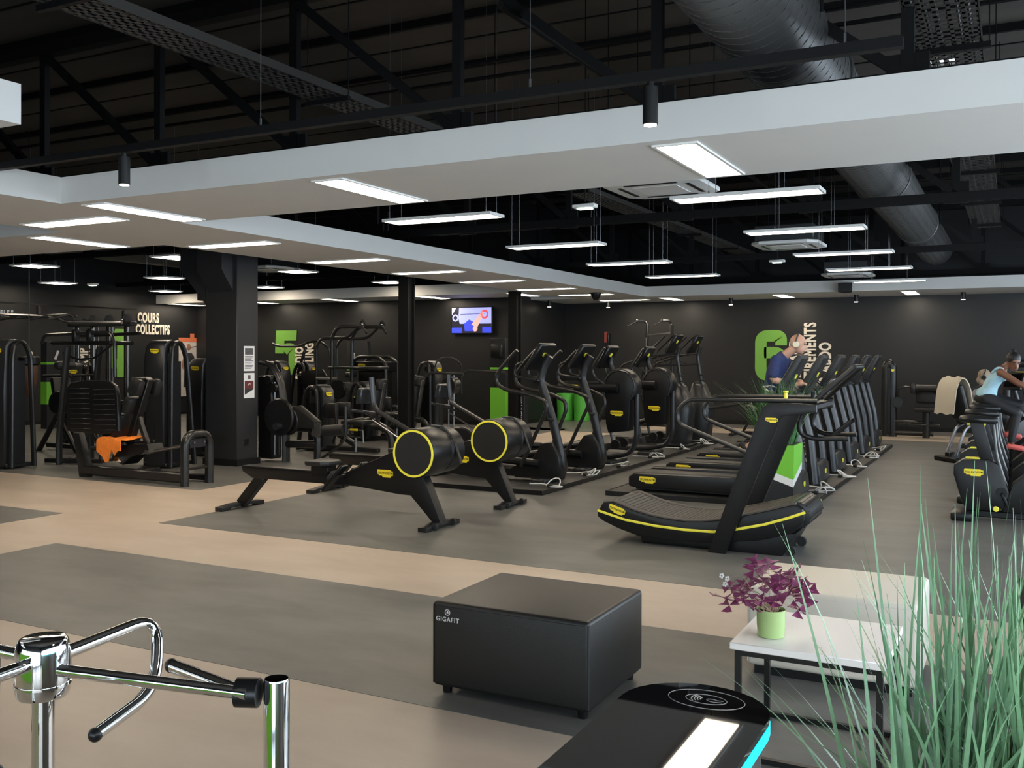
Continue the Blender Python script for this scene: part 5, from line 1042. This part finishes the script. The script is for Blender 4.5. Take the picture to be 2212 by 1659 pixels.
# ================================================================ people
def blob(name, m, mt, parent, voxel=.012, it=3, fac=.6):
    me = m.mesh(name, mt); o = bpy.data.objects.new(name, me); COL.objects.link(o)
    r = o.modifiers.new('r', 'REMESH'); r.mode = 'VOXEL'; r.voxel_size = voxel; r.use_smooth_shade = True
    s = o.modifiers.new('s', 'SMOOTH'); s.factor = fac; s.iterations = it
    dg = bpy.context.evaluated_depsgraph_get(); nm = bpy.data.meshes.new_from_object(o.evaluated_get(dg)); bpy.data.objects.remove(o)
    nm.name = name; nm.materials.clear(); nm.materials.append(mt); nm.polygons.foreach_set('use_smooth', [True] * len(nm.polygons))
    return link(name, nm, parent)
def limb(m, pts, n=10, flat=None):
    m.tube([p[:3] for p in pts], [p[3] for p in pts], n)
    for p in pts: m.ball(p[:3], p[3], (1, 1, 1), 10, 8)
def torso(m, hip, waist, chest, neck, hw=.165, ww=.135, cw=.18, grow=0.0, sh=None, dx=(.11, .10, .115)):
    rings = []
    for (c, w, d) in ((hip, hw, dx[0]), (waist, ww, dx[1]), (chest, cw, dx[2]), (sh or neck, cw * .82, dx[2] * .72)):
        rings.append([(c[0] + (d + grow) * math.cos(a), c[1] + (w + grow) * math.sin(a), c[2] + .0) for a in [k * math.pi / 8 for k in range(16)]])
    m.loft(rings); m.ball(hip, 1, (dx[0] + grow, hw + grow, .12)); m.ball(sh or neck, 1, (dx[2] * .7 + grow, cw * .8 + grow, .07))
def hand(m, w, d, s, curl=.5, r=.0095):
    """palm at wrist w, pointing along d; five fingers curling down, thumb to the side s"""
    w, d = Vector(w), Vector(d).normalized(); side = Vector((0, s, 0)) - d * d.y * s; side.normalize(); dn = d.cross(side) * (1 if d.cross(side).z < 0 else -1)
    m.tube([w, w + d * .045, w + d * .085], [.022, .036, .034], 10); 
    for k, L in enumerate((.058, .068, .064, .05)):
        b = w + d * .08 + side * (.030 - .02 * k); p1 = b + d * L * .5 + dn * L * .25 * curl; p2 = p1 + d * L * .25 * (1 - curl) + dn * L * .5 * curl; p3 = p2 - d * L * .2 * curl + dn * L * .3
        m.tube([b, p1, p2, p3], [r, r, r * .95, r * .85], 7); m.ball(p3, r * .9)
    b = w + d * .03 + side * .028; m.tube([b, b + side * .025 + d * .025 + dn * .01, b + side * .028 + d * .055 + dn * .03], [r * 1.2, r * 1.1, r], 7)
def head(m, c, yaw=0, pitch=0, s=1.0):
    """head centred at c, facing local +x turned by yaw and pitched down by pitch; returns its matrix"""
    mx = Matrix.Translation(c) @ Euler((0, R(pitch), R(yaw))).to_matrix().to_4x4(); m3 = mx.to_3x3(); P = lambda x, y, z: mx @ Vector((x * s, y * s, z * s))
    m.ball(P(-.012, 0, .025), .098 * s, (1.0, .80, .98), 16, 12, m3); m.ball(P(.028, 0, -.045), .070 * s, (.92, .80, 1.05), 14, 10, m3); m.ball(P(.058, 0, -.092), .026 * s, (1, 1.1, .8), 10, 8, m3)
    m.tube([P(.078, 0, .018), P(.104, 0, -.028)], [.010 * s, .017 * s], 8); m.ball(P(.104, 0, -.030), .016 * s)
    m.ball(P(.086, 0, -.066), .016 * s, (.7, 1.5, .8), 10, 6, m3)
    for q in (-1, 1): m.ball(P(-.010, q * .080, -.01), .026 * s, (.7, .35, 1.15), 10, 8, m3); m.ball(P(.07, q * .034, .042), .018 * s, (.6, 1.2, .5), 8, 6, m3)
    return mx
def face_parts(t, mx, s, brow, eye=True, lip=None):
    e = M(); b = M()
    for q in (-1, 1): e.ball(mx @ Vector((.083 * s, q * .033 * s, .014 * s)), .0085 * s); b.tube([mx @ Vector((.089 * s, q * .018 * s, .036 * s)), mx @ Vector((.084 * s, q * .052 * s, .035 * s))], .005 * s, 5)
    e.done('eyes', LEGG, t); b.done('eyebrows', brow, t)
    M().tube([mx @ Vector((.094 * s, -.024 * s, -.066 * s)), mx @ Vector((.103 * s, 0, -.067 * s)), mx @ Vector((.094 * s, .024 * s, -.066 * s))], .0055 * s, 6).done('lips', lip or SKIN1, t)
def headphones(t, mx, s, m_cup, m_band, label=None):
    M().tube([mx @ Vector((-.02, .094 * s * math.cos(a), .03 + .092 * s * math.sin(a))) for a in [k * math.pi / 14 for k in range(15)]], .009, 8, ry=.014).done('headphone_band', m_band, t)
    for q in (-1, 1): M().tube([mx @ Vector((-.012, q * .076 * s, -.006)), mx @ Vector((-.012, q * .112 * s, -.006))], [.042, .036], 16).done('headphone_cup', m_cup, t, label=label)
LIP1 = mat('lip_rose', (.45, .18, .15), .5); LIP2 = mat('lip_brown', (.16, .05, .04), .45)
# --- man running on the second treadmill
t = thing('person', 'man in a navy T-shirt and cream headphones running on a treadmill', 'person', (-2.80, 12.70, 0))
b = M(); hip, wst, chs, nek = (-.02, 0, 1.10), (.01, 0, 1.28), (.07, 0, 1.52), (.14, 0, 1.68)
torso(b, hip, wst, chs, nek, sh=(.11, 0, 1.645)); limb(b, [(.13, 0, 1.66, .062), (.26, 0, 1.765, .058)])
for s in (-1, 1):
    if s < 0: arm = [(.09, -.19, 1.62, .060), (.07, -.25, 1.40, .048), (.09, -.25, 1.37, .046), (.36, -.20, 1.32, .030)]
    else: arm = [(.13, .19, 1.62, .060), (.18, .26, 1.38, .048), (.20, .26, 1.36, .046), (.38, .20, 1.33, .030)]
    limb(b, arm); hand(b, arm[-1][:3], (1, 0, .25), s * -1)
limb(b, [(.02, -.10, 1.05, .095), (.28, -.11, .72, .066), (.27, -.11, .68, .062), (.14, -.11, .34, .042)]); limb(b, [(0, .10, 1.05, .095), (-.02, .10, .66, .064), (-.04, .10, .64, .06), (-.36, .10, .46, .042)])
mx = head(b, (.335, 0, 1.835), 0, 12, 1.06)
blob('body', b, SKIN1, t, .011)
c = M(); torso(c, (-.01, 0, 1.08), wst, chs, nek, grow=.017, sh=(.11, 0, 1.65)); limb(c, [(.09, -.17, 1.625, .079), (.075, -.245, 1.44, .067)]); limb(c, [(.13, .17, 1.625, .079), (.165, .245, 1.45, .067)]); c.tube([(.12, 0, 1.66), (.165, 0, 1.70)], [.085, .072], 14)
blob('shirt', c, NAVY, t, .012, 5)
c = M(); limb(c, [(.02, -.10, 1.05, .112), (.20, -.11, .82, .088)]); limb(c, [(0, .10, 1.05, .112), (-.01, .10, .76, .088)]); c.ball((0, 0, 1.06), 1, (.13, .18, .11)); blob('shorts', c, LEGG, t, .014)
for (x, y, z, a) in ((.16, -.11, .275, 0), (-.40, .10, .42, 50)): M().obox((x + .05, y, z), (.27, .095, .075), (0, a, 0), .03, 2).done('shoe', LEGG, t)
face_parts(t, mx, 1.06, mat('grey_brow', (.35, .28, .24), .6), lip=LIP1); headphones(t, mx, 1.06, mat('cream_cup', (.72, .66, .52), .35), mat('dark_band', (.03, .025, .025), .4), 'cream ear cup')
h = M(); h.ball(mx @ Vector((-.035, 0, .015)), .098, (.86, .82, .70), 14, 10, mx.to_3x3()); h.done('stubble_hair', mat('grey_stubble', (.50, .38, .30), .8), t)
# --- woman riding the bike
t = thing('person', 'woman with a hair bun in a pale blue tank top riding an exercise bike', 'person', (-.36, 14.70, 0))
b = M(); hip, wst, chs, nek = (.02, 0, 1.13), (.07, 0, 1.25), (.16, 0, 1.41), (.25, 0, 1.53)
torso(b, hip, wst, chs, nek, .155, .115, .155, sh=(.21, 0, 1.49), dx=(.12, .09, .105)); limb(b, [(.22, 0, 1.50, .05), (.29, 0, 1.57, .046)])
for s in (-1, 1):
    arm = [(.20, s * .17, 1.47, .050), (.42, s * .23, 1.32, .040), (.44, s * .23, 1.31, .038), (.66, s * .22, 1.19, .026)]; limb(b, arm); hand(b, arm[-1][:3], (1, 0, -.2), -s)
kn = {-1: ((.40, -.11, .92), (.34, -.12, .52)), 1: ((.44, .11, 1.02), (.30, .12, .66))}
for s in (-1, 1): (k, a) = kn[s]; limb(b, [(.04, s * .09, 1.10, .098), (*k, .064), (k[0] - .005, k[1], k[2] - .03, .06), (*a, .038)])
mx = head(b, (.365, -.02, 1.60), -66, 22, .98)
blob('body', b, SKIN2, t, .011)
c = M(); torso(c, (.03, 0, 1.16), wst, chs, nek, .160, .12, .15, .014, sh=(.19, 0, 1.46), dx=(.12, .09, .105)); c.ball((.235, -.06, 1.40), .062); c.ball((.235, .06, 1.40), .062); blob('tank_top', c, SKYB, t, .011, 4)
for s in (-1, 1): M().tube([(.25, s * .075, 1.44), (.235, s * .085, 1.52), (.16, s * .085, 1.53), (.10, s * .07, 1.46)], .016, 8, .03, ry=.02).done('strap', SKYB, t)
c = M(); c.ball((.02, 0, 1.10), 1, (.145, .175, .115))
for s in (-1, 1): (k, a) = kn[s]; limb(c, [(.04, s * .09, 1.10, .108), (*k, .073), (k[0] - .005, k[1], k[2] - .03, .068), (a[0], a[1], a[2] + .03, .047)])
blob('leggings', c, LEGG, t, .012)
for s in (-1, 1): a = kn[s][1]; M().obox((a[0] + .055, a[1], a[2] - .06), (.23, .085, .075), (0, 10, 0), .035, 3).done('shoe', CORAL, t)
face_parts(t, mx, .98, HAIRK, lip=LIP2)
h = M(); h.ball(mx @ Vector((-.028, 0, .045)), .105, (1.0, .86, .92), 14, 10, mx.to_3x3()); h.ball(mx @ Vector((-.075, 0, .128)), .042); blob('hair', h, HAIRK, t, .010, 2)
# --- seated woman with headphones
t = thing('person', 'fair-haired seated woman in a grey T-shirt with dark headphones', 'person', (-.52, 19.28, 0))
b = M(); hip, wst, chs, nek = (0, 0, .60), (-.03, 0, .76), (-.04, 0, .97), (.0, 0, 1.11)
torso(b, hip, wst, chs, nek, .17, .14, .17, sh=(-.02, 0, 1.06)); limb(b, [(.0, 0, 1.07, .055), (.03, 0, 1.19, .05)])
for s in (-1, 1): arm = [(-.03, s * .185, 1.04, .054), (.02, s * .25, .80, .044), (.04, s * .25, .79, .042), (.26, s * .20, .86, .028)]; limb(b, arm); hand(b, arm[-1][:3], (1, 0, .1), -s); limb(b, [(.03, s * .10, .59, .10), (.42, s * .12, .60, .068), (.43, s * .12, .57, .064), (.46, s * .12, .16, .042)])
mx = head(b, (.075, 0, 1.30), -8, 14, 1.0); blob('body', b, SKIN1, t, .012)
c = M(); torso(c, (0, 0, .60), wst, chs, nek, .17, .14, .17, .018, sh=(-.02, 0, 1.065)); limb(c, [(-.03, -.165, 1.05, .074), (.0, -.225, .88, .064)]); limb(c, [(-.03, .165, 1.05, .074), (.0, .225, .88, .064)]); blob('shirt', c, LGREY, t, .013, 5)
c = M(); c.ball((0, 0, .58), 1, (.16, .19, .11)); [limb(c, [(.03, s * .10, .59, .112), (.42, s * .12, .60, .08), (.43, s * .12, .57, .075), (.46, s * .12, .2, .052)]) for s in (-1, 1)]; blob('leggings', c, LEGG, t, .014)
for s in (-1, 1): M().obox((.52, s * .12, .10), (.25, .09, .08), (0, 0, 0), .03, 2).done('shoe', LEGG, t)
face_parts(t, mx, 1.0, HAIRG, lip=LIP1); headphones(t, mx, 1.16, BLK2, BLK2)
h = M(); h.ball(mx @ Vector((-.03, 0, .035)), .112, (1.0, .9, .98), 14, 10, mx.to_3x3()); h.ball(mx @ Vector((-.07, 0, -.06)), .085, (.8, 1.0, 1.0), 12, 8, mx.to_3x3()); blob('hair', h, HAIRG, t, .011, 2)
